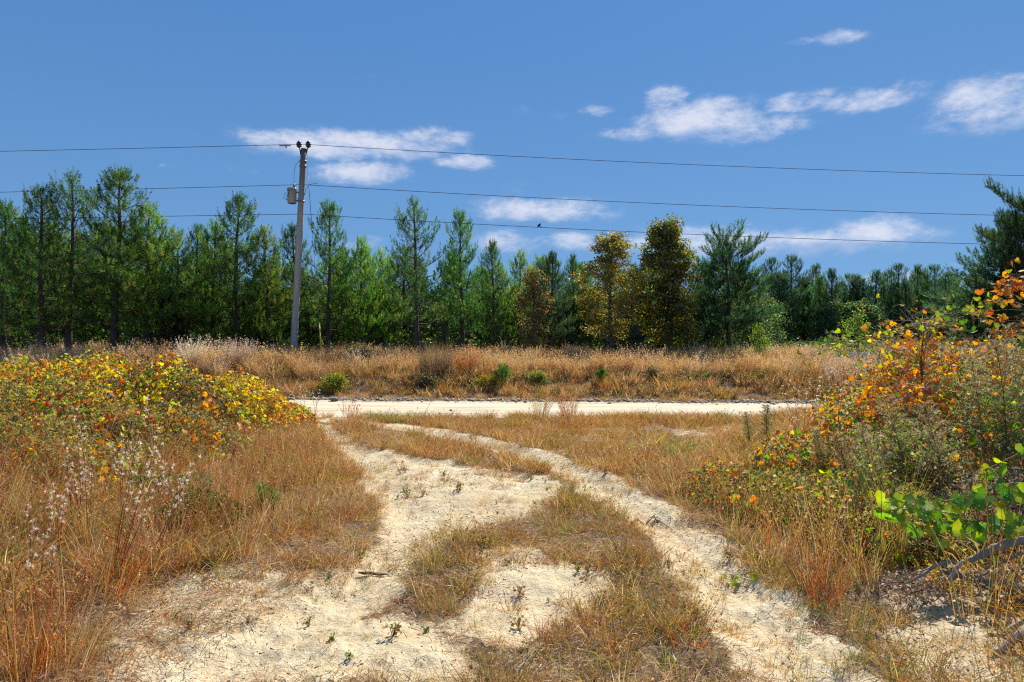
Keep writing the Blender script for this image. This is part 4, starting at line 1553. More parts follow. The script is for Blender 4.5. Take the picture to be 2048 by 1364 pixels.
def thicket(label, cx, cy, rx, ry, h, n_under, n_vine, mix, under, vsize=.075, nobj=150, seed=0, thr=.5, usize=.04, cat='shrub', name='vine_thicket', base=0.0):
    g = np.random.default_rng(seed)
    gz = hz(cx, cy) + base
    o = np.array([cx, cy, gz])
    t = thing(name, label, cat, tuple(o))

    def top(x, y):
        d = np.sqrt(((x - cx) / rx) ** 2 + ((y - cy) / ry) ** 2)
        lump = .38 + 1.05 * fbm(x * 1.9 + seed, y * 1.9, seed % 13 + 50, 4)
        return h * np.sqrt(np.clip(1 - d ** 2.4, 0, 1)) * lump, d

    def disc(n):
        a = g.random(n) * 6.283
        r = np.sqrt(g.random(n))
        x = cx + rx * r * np.cos(a)
        y = cy + ry * r * np.sin(a)
        return x, y
    # stems
    mb = MB()
    for i in range(int(46 * rx)):
        x, y = disc(1)
        tz, d_ = top(x, y)
        b = np.array([cx + (x[0] - cx) * .55 + g.normal() * .12, cy + (y[0] - cy) * .55 + g.normal() * .12, 0])
        b[2] = hz(b[0], b[1])
        e = np.array([x[0], y[0], hz(x[0], y[0]) + tz[0] * (.75 + .35 * g.random())])
        m = (b + e) / 2 + np.array([g.normal() * .08, g.normal() * .08, .18 * h + .08 * g.random()])
        e2 = e + (e - m) * .25 + np.array([0, 0, -.08])
        ts = np.linspace(0, 1, 6)[:, None]
        pts = (1 - ts) ** 2 * b + 2 * ts * (1 - ts) * m + ts ** 2 * e2
        mb.tube(pts - o, np.linspace(.006, .0018, 6), np.array((.20, .13, .09)) * (.5 + g.random()), 3, False)
    mb.build('stem_tangle', M_TWIG, t, kind='stuff')
    # undergrowth leaves
    x, y = disc(n_under)
    tz, d_ = top(x, y)
    f = 1 - .75 * g.random(n_under) ** 1.7
    z = hgt(x, y) + tz * f
    pos = np.stack([x, y, z], -1)
    nor = nrm(g.normal(size=(n_under, 3)) + np.array([0, -.2, .6]))
    V, Fc, C = leaves_geo(pos - o, nor, rand_dirs(n_under, g), usize * (.5 + g.random(n_under)), pick(under, n_under, g, .25), 'rhomb', .2)
    mb = MB(); mb.add(V, Fc, C); mb.build('undergrowth', M_DRY, t, kind='stuff')
    # vine leaves in drifts on the surface
    if n_vine:
        x, y = disc(n_vine * 5)
        cl = fbm(x * 2.3 + seed, y * 2.3, 88, 3)
        kp = np.where(cl > thr - .12 * g.random(len(x)))[0][:n_vine]
        x, y = x[kp], y[kp]
        n = len(x)
        tz, d_ = top(x, y)
        z = hgt(x, y) + tz * (.74 + .30 * g.random(n) ** 1.5) + .03
        pos = np.stack([x, y, z], -1)
        e = .05
        gx = (top(x + e, y)[0] - top(x - e, y)[0]) / (2 * e)
        gy = (top(x, y + e)[0] - top(x, y - e)[0]) / (2 * e)
        sn = nrm(np.stack([-gx, -gy, np.ones(n)], -1))
        nor = nrm(sn + g.normal(size=(n, 3)) * .5 + np.array([0, -.35, 0]))
        axis = nrm(np.stack([g.normal(size=n), g.normal(size=n), -.8 + 0 * x], -1))
        size = vsize * (.45 + .95 * g.random(n) ** 1.3)
        names = [a for a, b_ in mix]
        wts = np.array([b_ for a, b_ in mix], float)
        tone = fbm(x * 1.3 + 7, y * 1.3, 93 + seed, 2)
        ww = np.tile(wts, (n, 1))
        for j, nm in enumerate(names):
            if nm in ('lime', 'yellow', 'green'):
                ww[:, j] *= np.where(tone < .5, 2.0, .5)
            else:
                ww[:, j] *= np.where(tone < .5, .5, 1.7)
        ki = pick_kind(ww)
        dist = np.hypot(x, y) - z * 2
        order = np.argsort(dist + .6 * g.random(n))
        no = min(nobj, n)
        for i in order[:no]:
            leaf_obj(t, names[ki[i]], pos[i], nor[i], axis[i], size[i], o)
        rest = order[no:]
        if len(rest):
            cc = np.array([LC[nm] for nm in names])[ki[rest]] * (1 + .15 * g.normal(size=(len(rest), 1)))
            V, Fc, C = leaves_geo(pos[rest] - o, nor[rest], axis[rest], size[rest], np.clip(cc, .01, .9), 'vine', .12)
            mb = MB(); mb.add(V, Fc, C); mb.build('leaf_mass', M_VINE, t, kind='stuff')
    return t


# left thicket (world positions, one shrub mound each)
thicket('tallest mound of yellow and orange vines on the left, crest touching the bank grass', -6.9, 11.6, 1.6, 1.5, 1.16, 11000, 4200, MIX_L, BRAM, .056, 250, 1, .42)
thicket('vine mound cut by the left edge, yellow leaves over brown brambles', -9.0, 11.4, 1.6, 1.6, 1.12, 9500, 3300, MIX_L, BRAM, .056, 200, 2, .43)
thicket('vine mound with a dark bramble hollow in its front, right of the tallest left mound', -5.5, 11.0, 1.3, 1.4, 1.02, 9000, 2500, MIX_L, [(4, (.12, .11, .05)), (3, (.16, .11, .07)), (2, (.20, .20, .07)), (1, (.30, .24, .15))], .06, 160, 3, .52)  # dark bramble palette paints the shade inside the hollow
thicket('orange vine mound sloping down towards the road, left side', -5.0, 12.2, 1.15, 1.3, .82, 6500, 2600, [('orange', 4), ('gold', 2.5), ('yellow', 1.5), ('rust', 1.5), ('lime', .8)], BRAM, .056, 160, 4, .44)
thicket('low tip of the left vine thicket with red-orange leaves beside the road', -4.75, 13.2, .95, .9, .55, 3200, 1400, [('orange', 3), ('rust', 2), ('yellow', 2), ('lime', 1.3)], BRAM, .056, 150, 5, .42)
thicket('ragged bramble mound in front of the left vines, few red leaves', -6.4, 9.2, 1.9, 1.3, .85, 11000, 1000, [('rust', 2.4), ('orange', 3), ('yellow', 2), ('lime', 1.6), ('red', .8)], BRAM, .058, 150, 6, .55)
thicket('olive bramble skirt below the dark hollow on the left', -4.9, 9.1, 1.5, 1.2, .6, 9500, 900, [('orange', 2), ('rust', 2), ('yellow', 1.5), ('lime', 1.4)], [(4, (.26, .24, .08)), (3, (.18, .20, .06)), (2, (.36, .24, .10))], .058, 150, 7, .55)
thicket('far left thicket behind, low and brown with golden vines', -11.2, 12.8, 2.0, 1.3, 1.15, 6000, 900, MIX_L, BRAM, .056, 0, 8, .5)
thicket('golden thicket behind the tallest left mound by the road', -8.2, 13.2, 1.6, 1.1, 1.0, 4200, 600, MIX_L, BRAM, .056, 0, 9, .45)
# right thicket
thicket('orange-leaved vine thicket on the right, centre of the tangle', 5.25, 8.6, 1.5, 1.4, 1.32, 10000, 3000, MIX_R, BRAM2, .066, 295, 11, .40)
thicket('tall brown bramble mound at the right edge under arching vines', 7.0, 8.5, 1.8, 1.5, 1.5, 12000, 1300, MIX_R, BRAM2, .06, 200, 12, .53)
thicket('bramble mound with pale curled leaves in front of the orange vines', 4.6, 6.7, 1.4, 1.1, .95, 11500, 700, [('orange', 2), ('gold', 1.2), ('green', 1.6), ('lime', 1)], BRAM2, .06, 150, 13, .52, .034)
thicket('low thicket with scattered orange and green leaves beside the meadow on the right', 3.5, 7.5, 1.0, 1.1, .62, 6500, 380, [('orange', 3), ('gold', 1), ('green', 2), ('rust', 1)], BRAM, .058, 150, 14, .5, .034)
thicket('dark brush heap behind the bright green vine at the lower right', 3.75, 5.25, 1.0, .62, .46, 7500, 0, MIX_R, [(4, (.22, .17, .12)), (3, (.13, .11, .06)), (2, (.36, .30, .22)), (2, (.08, .07, .04))], .08, 0, 15, .5, .026)
thicket('brown and orange thicket by the road at the right end of the meadow', 6.5, 11.6, 1.4, 1.3, .95, 5200, 800, MIX_R, BRAM2, .06, 150, 16, .5)
thicket('thicket of dry brambles behind the tall right mound', 7.6, 11.5, 2.4, 1.5, 1.45, 8000, 500, MIX_R, BRAM2, .06, 0, 17, .5)
thicket('low tangle of thin weeds below the orange thicket', 2.75, 6.3, .75, .8, .36, 3600, 40, [('green', 2), ('lime', 2), ('orange', 1)], BRAM, .07, 40, 18, .5, .03)
thicket('low grey brush of dead twigs around the fallen limbs at the lower right', 3.1, 4.35, .75, .55, .16, 3200, 0, MIX_R, [(4, (.44, .37, .27)), (3, (.26, .20, .13)), (3, (.58, .50, .38)), (1, (.16, .20, .06)), (1, (.45, .25, .09))], .08, 0, 19, .5, .022)
thicket('bramble strip between the lime-green vine and the small orange thicket', 2.95, 5.6, .7, .8, .5, 5200, 160, [('orange', 2), ('green', 2), ('lime', 1), ('rust', 1)], BRAM, .055, 100, 20, .5, .028)
thicket('weedy mound at the meadow edge below the bright green leaf patch', 2.35, 7.0, .6, .9, .36, 3600, 120, [('green', 2), ('lime', 1.5), ('orange', 1.5)], BRAM, .05, 80, 23, .5, .03)
thicket('olive bramble patch in the rusty grass, far left foreground', -4.6, 7.3, .9, .7, .42, 5200, 260, [('rust', 2), ('orange', 2), ('yellow', 1.5), ('lime', 1)], BRAM, .05, 120, 24, .5, .03)
thicket('bramble patch with yellow and red leaves cut by the left edge', -5.6, 7.9, 1.0, .8, .55, 6000, 420, [('rust', 2), ('orange', 2), ('yellow', 2), ('lime', 1.5), ('red', 1)], BRAM, .052, 150, 25, .48, .03)
# low dark shrub in the left foreground
thicket('small dark green shrub low in the rusty grass on the left', -2.75, 6.0, .42, .42, .30, 1500, 0, MIX_G, [(4, (.06, .09, .02)), (2, (.12, .15, .03)), (1, (.25, .12, .04))], .05, 0, 21, .5, .03, name='low_shrub')
thicket('low leafy green shrub in the left grass beside the seedhead stalks', -3.4, 7.0, .5, .45, .34, 1700, 0, MIX_G, [(4, (.08, .12, .03)), (2, (.16, .19, .05)), (1.5, (.28, .18, .06))], .05, 0, 22, .5, .03, name='low_shrub')


def vine(label, pts_px, Y, nleaf, mix, size, wob=.12, stem_c=(.22, .16, .11), seed=0, thick=.004, hang=.6, branch=0):
    g = np.random.default_rng(seed)
    ctrl = np.array([P(px, py, Y + (dy[0] if dy else 0)) for px, py, *dy in pts_px])
    o = ctrl[0].copy()
    t = thing('grape_vine', label, 'vine', tuple(o))
    n = 8 * (len(ctrl) - 1) + 1
    u = np.linspace(0, len(ctrl) - 1, n)
    pts = np.stack([np.interp(u, range(len(ctrl)), ctrl[:, i]) for i in range(3)], -1)
    ker = np.array([1, 2, 3, 2, 1]) / 9
    for i in range(3):
        e = np.concatenate([[pts[0, i]] * 2, pts[:, i], [pts[-1, i]] * 2])
        pts[:, i] = np.convolve(e, ker, 'valid')
    mb = MB(); mb.tube(pts - o, np.linspace(thick, thick * .5, n), stem_c, 5, False)
    sides = []
    for k in range(branch):
        i = g.integers(2, n - 2)
        d = g.normal(size=3) * np.array([.3, .3, .22])
        s = [pts[i], pts[i] + d * .5 + [0, 0, .04], pts[i] + d]
        mb.tube(np.array(s) - o, [thick * .6, thick * .5, thick * .3], stem_c, 4, False)
        sides.append(s)
    names = [a for a, b_ in mix]
    wts = np.array([b_ for a, b_ in mix], float)
    wts /= wts.sum()
    for k in range(nleaf):
        if sides and k % 3:
            s = sides[g.integers(0, len(sides))]
            f = g.random()
            p0 = s[0] * (1 - f) + s[2] * f
        else:
            p0 = pts[int((k + g.random()) / nleaf * (n - 1))]
        nor = nrm(np.array([g.normal() * .55, -.55 + .35 * g.normal(), .65 + .35 * g.normal()]))
        axis = nrm(np.array([g.normal(), g.normal() * .4, -hang + .3 * g.normal()]))
        p = p0 + axis * size * .35 + g.normal(size=3) * wob * .3
        mb.tube(np.array([p0, (p0 + p) / 2 + [0, 0, .01], p]) - o, [.0016] * 3, (.30, .16, .06), 3, False)
        leaf_obj(t, names[g.choice(len(names), p=wts)], p, nor, axis, size * (.6 + .65 * g.random()), o)
    mb.build('stem', M_TWIG, t)
    return t


vine('bright lime-green grape vine trailing in front of the brush at the lower right', [(2085, 968), (2020, 965), (1960, 985), (1900, 1000), (1850, 1008), (1800, 1000), (1765, 1005)], 4.6, 52, MIX_G, .10, .10, seed=1, hang=.9, thick=.005)
vine('lower strand of lime-green grape leaves just above the dead branches', [(2075, 1050), (2010, 1040), (1950, 1040), (1880, 1045), (1810, 1035)], 4.5, 38, MIX_G, .095, .10, seed=2, hang=.9)
vine('single climbing strand of yellow-green leaves above the lime-green vine', [(2050, 900), (1990, 930), (1940, 950)], 4.7, 9, MIX_G, .09, .08, seed=3)
vine('lime-green vine arching left over the tall grass, lowest of the high vines', [(1860, 640), (1800, 655), (1745, 668), (1700, 688), (1650, 702)], 8.4, 60, [('lime', 5), ('green', 1), ('yellow', 1.5)], .062, .16, seed=4, branch=14)
vine('vine with golden leaves arching just above the lowest high vine', [(1870, 660), (1830, 642), (1780, 640), (1745, 655)], 8.2, 34, [('gold', 3), ('orange', 2), ('yellow', 1)], .064, .14, seed=5, branch=8)
vine('vine with lime leaves climbing right towards the big pine', [(1850, 675), (1890, 640), (1935, 622), (1985, 606), (2010, 600)], 8.0, 60, [('lime', 4), ('green', 2), ('yellow', 1)], .068, .15, seed=6, branch=12)
vine('dense cluster of orange vine leaves highest at the right edge', [(1960, 640), (1985, 590), (2020, 572), (2060, 560), (2110, 550)], 7.8, 110, [('orange', 4), ('rust', 1.6), ('gold', 2), ('lime', .4)], .072, .30, seed=7, branch=26)
vine('gold and orange vine tuft around the small dark sapling trunk', [(1845, 740), (1850, 690), (1872, 652), (1905, 648)], 8.0, 62, [('gold', 2.5), ('orange', 2), ('lime', 1.6)], .066, .26, seed=8, branch=18)
vine('bare looping vine with a few orange leaves below the high cluster', [(1900, 730), (1950, 695), (2010, 665), (2070, 640)], 7.6, 34, [('orange', 3), ('lime', 1.5), ('gold', 1)], .066, .22, seed=9, branch=10, thick=.005)
vine('orange vine spilling over the right mound at the photo edge', [(2090, 610), (2040, 640), (1990, 690), (1950, 720)], 7.4, 60, MIX_R, .068, .3, seed=10, branch=20)
vine('lime-green spray reaching left over the bank grass from the right tangle', [(1800, 700), (1750, 690), (1705, 700), (1670, 715)], 8.0, 34, [('lime', 4), ('yellow', 2)], .058, .15, seed=21, branch=10)
vine('orange vine draped across the front of the right tangle', [(1900, 770), (1840, 790), (1770, 800), (1700, 830), (1660, 850)], 7.3, 120, [('orange', 4), ('gold', 2), ('rust', 1.5), ('green', .6)], .064, .3, seed=22, branch=34)
vine('orange and gold vine on the crest of the right tangle beside the tan plumes', [(1990, 700), (1930, 720), (1870, 730), (1800, 745), (1750, 760)], 7.9, 120, [('orange', 4), ('gold', 2), ('lime', 1), ('rust', 1)], .066, .3, seed=23, branch=34)
vine('small patch of bright green vine leaves beside the meadow edge', [(1500, 960), (1470, 955), (1440, 962)], 7.9, 16, [('green', 3), ('lime', 2)], .06, .12, seed=11)
vine('little lime-yellow vine sprig beside the right wheel rut', [(1510, 1140), (1480, 1150), (1455, 1148)], 4.75, 9, [('lime', 3), ('yellow', 2)], .05, .05, seed=12)
vine('short green-leaved runner below the small orange thicket', [(1540, 1005), (1500, 1000), (1480, 990)], 6.9, 10, [('green', 2), ('yellow', 1.5)], .06, .08, seed=13)

# dark red-stemmed dead sapling that the vines climb
t = thing('dead_sapling', 'thin dark sapling trunk with bare twigs rising through the orange vines', 'sapling', (P(1845, 780, 8.0)[0], 8.0, .2))
o = np.array([P(1845, 780, 8.0)[0], 8.0, .2])
mb = MB(); mb.tube([(0, 0, 0), (.01, 0, .6), (-.02, 0, 1.2), (.02, 0, 1.68)], [.02, .018, .013, .006], (.15, .06, .05), 7); mb.build('trunk', M_TWIG, t, True)
mb = MB(); g = np.random.default_rng(5)
for i in range(34):
    z = .7 + .95 * g.random(); a = g.random() * 6.28; L = .2 + .45 * g.random()
    d = np.array([math.cos(a), math.sin(a), .5 + .4 * g.random()])
    p0 = np.array([0, 0, z])
    mb.tube([p0, p0 + d * L * .5, p0 + d * L + [0, 0, -.05]], [.005, .003, .0015], (.30, .25, .22), 3, False)
    q = p0 + d * L * .6
    mb.tube([q, q + g.normal(size=3) * .12 + [0, 0, .06]], [.002, .001], (.30, .25, .22), 3, False)
mb.build('twigs', M_TWIG, t, kind='stuff')


# ------------------------------------------------------------------ dog fennel plumes
FENG = [(3, (.14, .20, .06)), (3, (.22, .26, .09)), (1, (.34, .30, .13))]
FENT = [(3, (.48, .36, .20)), (3, (.36, .30, .14)), (1.5, (.58, .48, .32)), (1, (.24, .24, .09))]


def fennel(label, px, py_base, py_top, Y, lean=0.0, spread=.3, n=70, seed=0, tanf=.45, name='dog_fennel', hair=.028, wd=.0022):
    g = np.random.default_rng(seed)
    x = (px - 1024) / F * Y
    gz = hz(x, Y)
    H = CAMZ - (py_top - 690) / F * Y - gz
    o = np.array([x, Y, gz])
    t = thing(name, label, 'plant', tuple(o))
    zs = np.linspace(-.03, 1, 7)
    stem = np.stack([lean * H * zs ** 1.6, .06 * H * np.sin(zs * 2 + seed), zs * H], -1)
    mb = MB(); mb.tube(stem, np.linspace(.007, .002, 7), (.20, .11, .06), 6, False); mb.build('stem', M_TWIG, t)
    mb = MB()
    for i in range(n):
        f = .25 + .75 * (i + g.random()) / n
        p0 = np.array([np.interp(f, zs, stem[:, k]) for k in range(3)])
        a = i * 2.4 + g.normal() * .4
        L = spread * H * (1.15 - f) ** .6 * (.6 + .6 * g.random())
        d = np.array([math.cos(a) * .7, math.sin(a) * .7, .75])
        ts = np.linspace(0, 1, 5)[:, None]
        pts = p0 + d * L * ts + np.array([math.cos(a) * .15, math.sin(a) * .15, -.30]) * L * ts ** 2
        mb.tube(pts, [.0018, .0016, .0014, .001, .0008], (.24, .20, .08), 3, False)
        k = int(46 * (.5 + L / .4))
        u = .15 + .85 * g.random(k)
        c = np.stack([np.interp(u, ts[:, 0], pts[:, j]) for j in range(3)], -1)
        dd = nrm(rand_dirs(k, g) + d * .5)
        sd_ = nrm(np.cross(dd, g.normal(size=(k, 3)))) * wd
        V = np.stack([c - sd_, c + sd_, c + dd * hair * (.6 + .8 * g.random(k))[:, None]], 1).reshape(-1, 3)
        tan = g.random(k) < np.clip(tanf + (f - .6) * 1.3 + (u - .5) * .5, 0, 1)
        cc = np.where(tan[:, None], pick(FENT, k, g), pick(FENG, k, g))
        mb.add(V, np.arange(3 * k).reshape(-1, 3), np.repeat(cc, 3, 0))
    mb.build('plume', M_GRASS, t)
    return t


for i, (px, pb, pt, Y, ln, sp, n, tf, lab) in enumerate([
    (2010, 860, 690, 6.4, -.10, .34, 110, .35, 'tall feathery green weed with tan top near the right edge'),
    (2060, 880, 700, 6.2, -.05, .34, 100, .2, 'feathery green weed at the very right edge of the photo'),
    (1965, 860, 705, 6.8, -.06, .30, 90, .75, 'tan-topped feathery weed in front of the tall bramble mound'),
    (1900, 960, 815, 6.0, -.20, .38, 90, .85, 'leaning weed with a flat tan plume above the pale brambles'),
    (1830, 940, 800, 6.2, -.25, .36, 80, .4, 'feathery weed leaning left in the middle of the right tangle'),
    (1760, 1020, 850, 6.0, -.22, .32, 90, .5, 'arching olive weed plume left of the lime-green vine'),
    (1700, 1000, 870, 6.6, -.22, .30, 80, .6, 'drooping tan weed plume over the small orange thicket'),
    (1650, 1000, 860, 7.0, -.15, .28, 70, .4, 'short feathery weed in the small orange thicket'),
    (1530, 880, 812, 10.0, .05, .30, 80, .1, 'dark green feathery weed standing by the road on the right'),
    (1500, 880, 826, 10.4, -.1, .28, 60, .3, 'small brownish feathery weed left of the dark green one by the road'),
    (1790, 760, 668, 9.2, -.05, .30, 90, .9, 'tan feathery plume behind the orange vines under the high vine'),
    (1845, 760, 680, 9.4, .05, .28, 80, .9, 'second tan plume behind the orange vines beside the dark sapling'),
    (2000, 790, 655, 8.6, .02, .3, 90, .95, 'large golden-tan plume on the crest of the right mound'),
    (2050, 790, 668, 8.4, .0, .3, 90, .95, 'golden-tan plume at the right edge on the crest of the mound'),
]):
    fennel(lab, px, pb, pt, Y, ln, sp, n, 600 + i, tf)


# bushes on the bank
def bank_bush(label, px, py, Y, w, h, pal, n, ls=.06, seed=0, name='bank_shrub'):
    Y = Y - 1.3 if Y < 24 else Y
    g = np.random.default_rng(seed)
    x = (px - 1024) / F * Y
    gz = hz(x, Y)
    t = thing(name, label, 'shrub', (x, Y, gz))
    mb = MB()
    cr = MB()
    tips = []
    for i in range(26):
        a = g.random() * 6.28
        r = w * np.sqrt(g.random())
        z = h * math.sqrt(max(.05, 1 - (r / w) ** 2)) * (.75 + .35 * g.random())
        e = np.array([r * math.cos(a), r * math.sin(a) * .7, z])
        mb.tube([np.array([e[0] * .15, e[1] * .15, -.05]), e * [.5, .5, .6], e], [.012, .008, .003], (.18, .12, .08), 3, False)
        tips.append(e)
    mb.build('branches', M_TWIG, t, kind='stuff')
    tips = np.array(tips)
    i = g.integers(0, len(tips), n)
    f = g.random(n) ** .5
    pos = tips[i] * (.35 + .65 * f)[:, None] + g.normal(size=(n, 3)) * w * .14
    pos[:, 2] = np.abs(pos[:, 2])
    V, Fc, C = leaves_geo(pos, nrm(g.normal(size=(n, 3)) + [0, 0, .4]), nrm(g.normal(size=(n, 3)) + [0, 0, .8]), ls * (.5 + g.random(n)), pick(pal, n, g, .2), 'rhomb')
    cr.add(V, Fc, C)
    cr.build('foliage', M_GRASS, t)


OLV = [(3, (.34, .31, .11)), (2.5, (.24, .25, .08)), (2, (.45, .37, .17)), (.6, (.12, .15, .05))]
bank_bush('round olive bush on the bank top right of the guy wire', 715, 740, 25.6, .85, .95, OLV, 4200, .05, 1)
bank_bush('olive and green bush on the bank top below the round-topped pine', 1472, 735, 25.6, .75, .85, OLV, 3600, .05, 2)
bank_bush('low yellow-green shrub on the bank face below the utility pole', 668, 790, 22.0, .55, .5, [(3, (.30, .32, .05)), (2, (.20, .25, .05)), (1, (.45, .33, .06))], 2200, .05, 3)
bank_bush('mustard yellow shrub left of the green pine seedling', 978, 785, 21.9, .45, .45, [(3, (.45, .33, .05)), (2, (.30, .28, .05)), (1, (.2, .2, .05))], 1500, .05, 4)
bank_bush('dark shrub at the foot of the dense brown grass clump', 860, 790, 22.1, .55, .45, [(3, (.07, .08, .03)), (2, (.14, .12, .05)), (1, (.30, .24, .08))], 1800, .05, 5)
bank_bush('yellow-green shrub on the bank in line with the small autumn trees', 1075, 785, 22.2, .35, .4, [(3, (.28, .27, .06)), (2, (.18, .20, .05))], 1200, .05, 6)
bank_bush('greyish bush in the bank grass left of the distant pine row', 1240, 735, 26, .5, .7, OLV, 2000, .05, 7)
bank_bush('pale green bush in the tall grass below the distant pine row', 1650, 735, 26.5, .9, .75, OLV, 3000, .05, 8)
bank_bush('dark brown weed patch on the bank face right of the seedlings', 1300, 785, 22.4, .5, .35, [(3, (.12, .09, .04)), (2, (.22, .15, .07)), (1, (.3, .25, .1))], 1500, .05, 9)


def seedling(label, px, py_base, py_top, Y, seed, w=1.0):
    Y = Y - 1.3 if Y > 15 else Y
    g = np.random.default_rng(seed)
    x = (px - 1024) / F * Y
    gz = hz(x, Y)
    H = max(.2, CAMZ - (py_top - 690) / F * Y - gz)
    t = thing('pine_seedling', label, 'seedling', (x, Y, gz))
    tr = MB(); tr.tube([(0, 0, -.05), (.01, 0, H * .5), (0, .01, H * .85)], [.012, .009, .005], (.16, .11, .07), 5)
    O, D, Ls = [(0, 0, H * .55)], [(0, 0, 1)], [H * .4]
    for i in range(int(12 * w) + 4):
        f = .12 + .7 * g.random()
        a = i * 2.4
        d = nrm(np.array([math.cos(a), math.sin(a), .7 + .9 * f]))
        L = H * (.42 - .25 * f) * w
        p0 = np.array([0, 0, H * f])
        tr.tube([p0, p0 + d * L], [.006, .004], (.16, .11, .07), 4, False)
        O.append(p0 + d * L * .4); D.append(nrm(d + [0, 0, .5])); Ls.append(L * .8 + .05)
    tr.build('stem', M_BARK, t)
    cr = MB()
    needles(cr, np.array(O, float), np.array(D, float), np.array(Ls, float), 90, min(.17, .3 * H), .006 if Y > 15 else .0025, [(3, (.07, .17, .035)), (3, (.12, .24, .05)), (1, (.2, .28, .06))], g)
    cr.build('needles', M_PINE, t)


seedling('largest bright green pine seedling on the bank across the road', 1004, 788, 736, 21.9, 1, 1.3)
seedling('pine seedling on the bank right of the largest one, bluish green', 1202, 785, 741, 22.0, 2)
seedling('small pine seedling on the bank, third from the left', 1378, 785, 752, 22.1, 3, .9)
seedling('small pine seedling on the bank furthest right', 1415, 785, 755, 22.2, 4, .9)
seedling('thin green pine seedling standing in the rusty grass, left foreground', 522, 1030, 968, 6.6, 5, .3)
seedling('second thin green seedling close beside the first in the rusty grass', 546, 1030, 980, 6.4, 6, .25)

# dense brown grass clump on the bank
def clump(label, px, Y, n, h0, h1, r, lean, w, pal, seed, heads=0, hpal=None, name='grass_clump', curl=.4):
    Y = Y - 1.2 if 20 < Y < 24.9 else (Y - .5 if 14 < Y < 16 else Y)
    x = (px - 1024) / F * Y
    me = tuft(seed, n, h0, h1, r, lean, w, pal, curl, heads, hpal)
    me.name = name
    o = mkobj(name, me, loc=(x, Y, hz(x, Y)))
    tag(o, label, 'grass clump')


clump('dense upright dark brown grass clump on the bank below the central pines', 872, 23.2, 700, .7, 1.25, .5, .12, .010, [(3, (.20, .14, .08)), (3, (.28, .19, .10)), (1, (.36, .27, .15))], 701)
clump('pale silvery grass clump on the bank left of the utility pole', 480, 24.5, 300, .7, 1.25, .3, .2, .009, PALE, 702, 260, [(3, (.66, .55, .44)), (1, (.5, .4, .3))])
clump('silvery seedhead grass clump on the bank above the left vines', 385, 24.5, 300, .7, 1.3, .3, .2, .009, PALE, 703, 260, [(3, (.66, .55, .44)), (1, (.5, .4, .3))])
clump('tan arching grass clump on the bank behind the tallest left vine mound', 310, 24.8, 260, .7, 1.3, .3, .35, .009, TAN, 704, 150)
clump('reddish grass clump on the bank just right of the dense brown one', 935, 23.6, 240, .5, 1.1, .3, .3, .009, RUST, 705, 100, PINK)
clump('rust coloured grass clump at the near road edge in the middle of the photo', 1082, 15.0, 120, .35, .75, .12, .35, .005, OLIVE, 706, 60)
clump('taller upright grass clump at the near road edge, right of the rust coloured one', 1135, 14.9, 140, .35, .85, .15, .25, .005, RUST, 707, 70)
clump('thin wispy grass stalks at the road edge beside the left thicket tip', 700, 14.9, 60, .25, .6, .15, .3, .005, RUST, 708, 40)
clump('thick rust-red grass clump in the bottom left corner', 60, 3.35, 150, .15, .6, .08, .45, .0035, [(3, (.42, .15, .05)), (2, (.48, .28, .10)), (1, (.26, .10, .04))], 709, 20)
clump('orange grass clump at the base of the leaning seedhead stalks', 235, 4.55, 160, .15, .55, .12, .5, .0035, RUST, 710, 30)
clump('yellow-green upright grass clump left of the lime-green vine', 1788, 4.9, 70, .4, .95, .06, .18, .004, [(3, (.38, .32, .08)), (2, (.25, .28, .06)), (2, (.50, .30, .10))], 711, 40, RUST)
clump('thin orange grass clump in front of the small orange thicket', 1690, 4.7, 50, .3, .85, .16, .35, .0026, [(3, (.48, .24, .08)), (2, (.38, .30, .10))], 712, 50, PINK)
clump('orange and green grass blades standing in front of the dead branches', 1955, 3.9, 26, .4, .95, .12, .25, .0028, [(3, (.50, .28, .08)), (2, (.28, .30, .07))], 713, 20)
clump('rusty grass clump between the wheel ruts, lowest in the photo', 1340, 4.0, 180, .08, .3, .2, .7, .003, OLIVE, 714, 60)
clump('reddish weedy clump at the front of the brush heap by the branches', 1890, 4.45, 120, .08, .26, .10, .5, .004, [(3, (.45, .22, .05)), (1, (.5, .4, .08))], 715, 60)
clump('tall silvery grass clump in front of the white rail on the right', 1690, 20.9, 200, .6, 1.1, .5, .3, .008, PALE, 716, 150, [(3, (.66, .55, .44)), (1, (.5, .4, .3))])


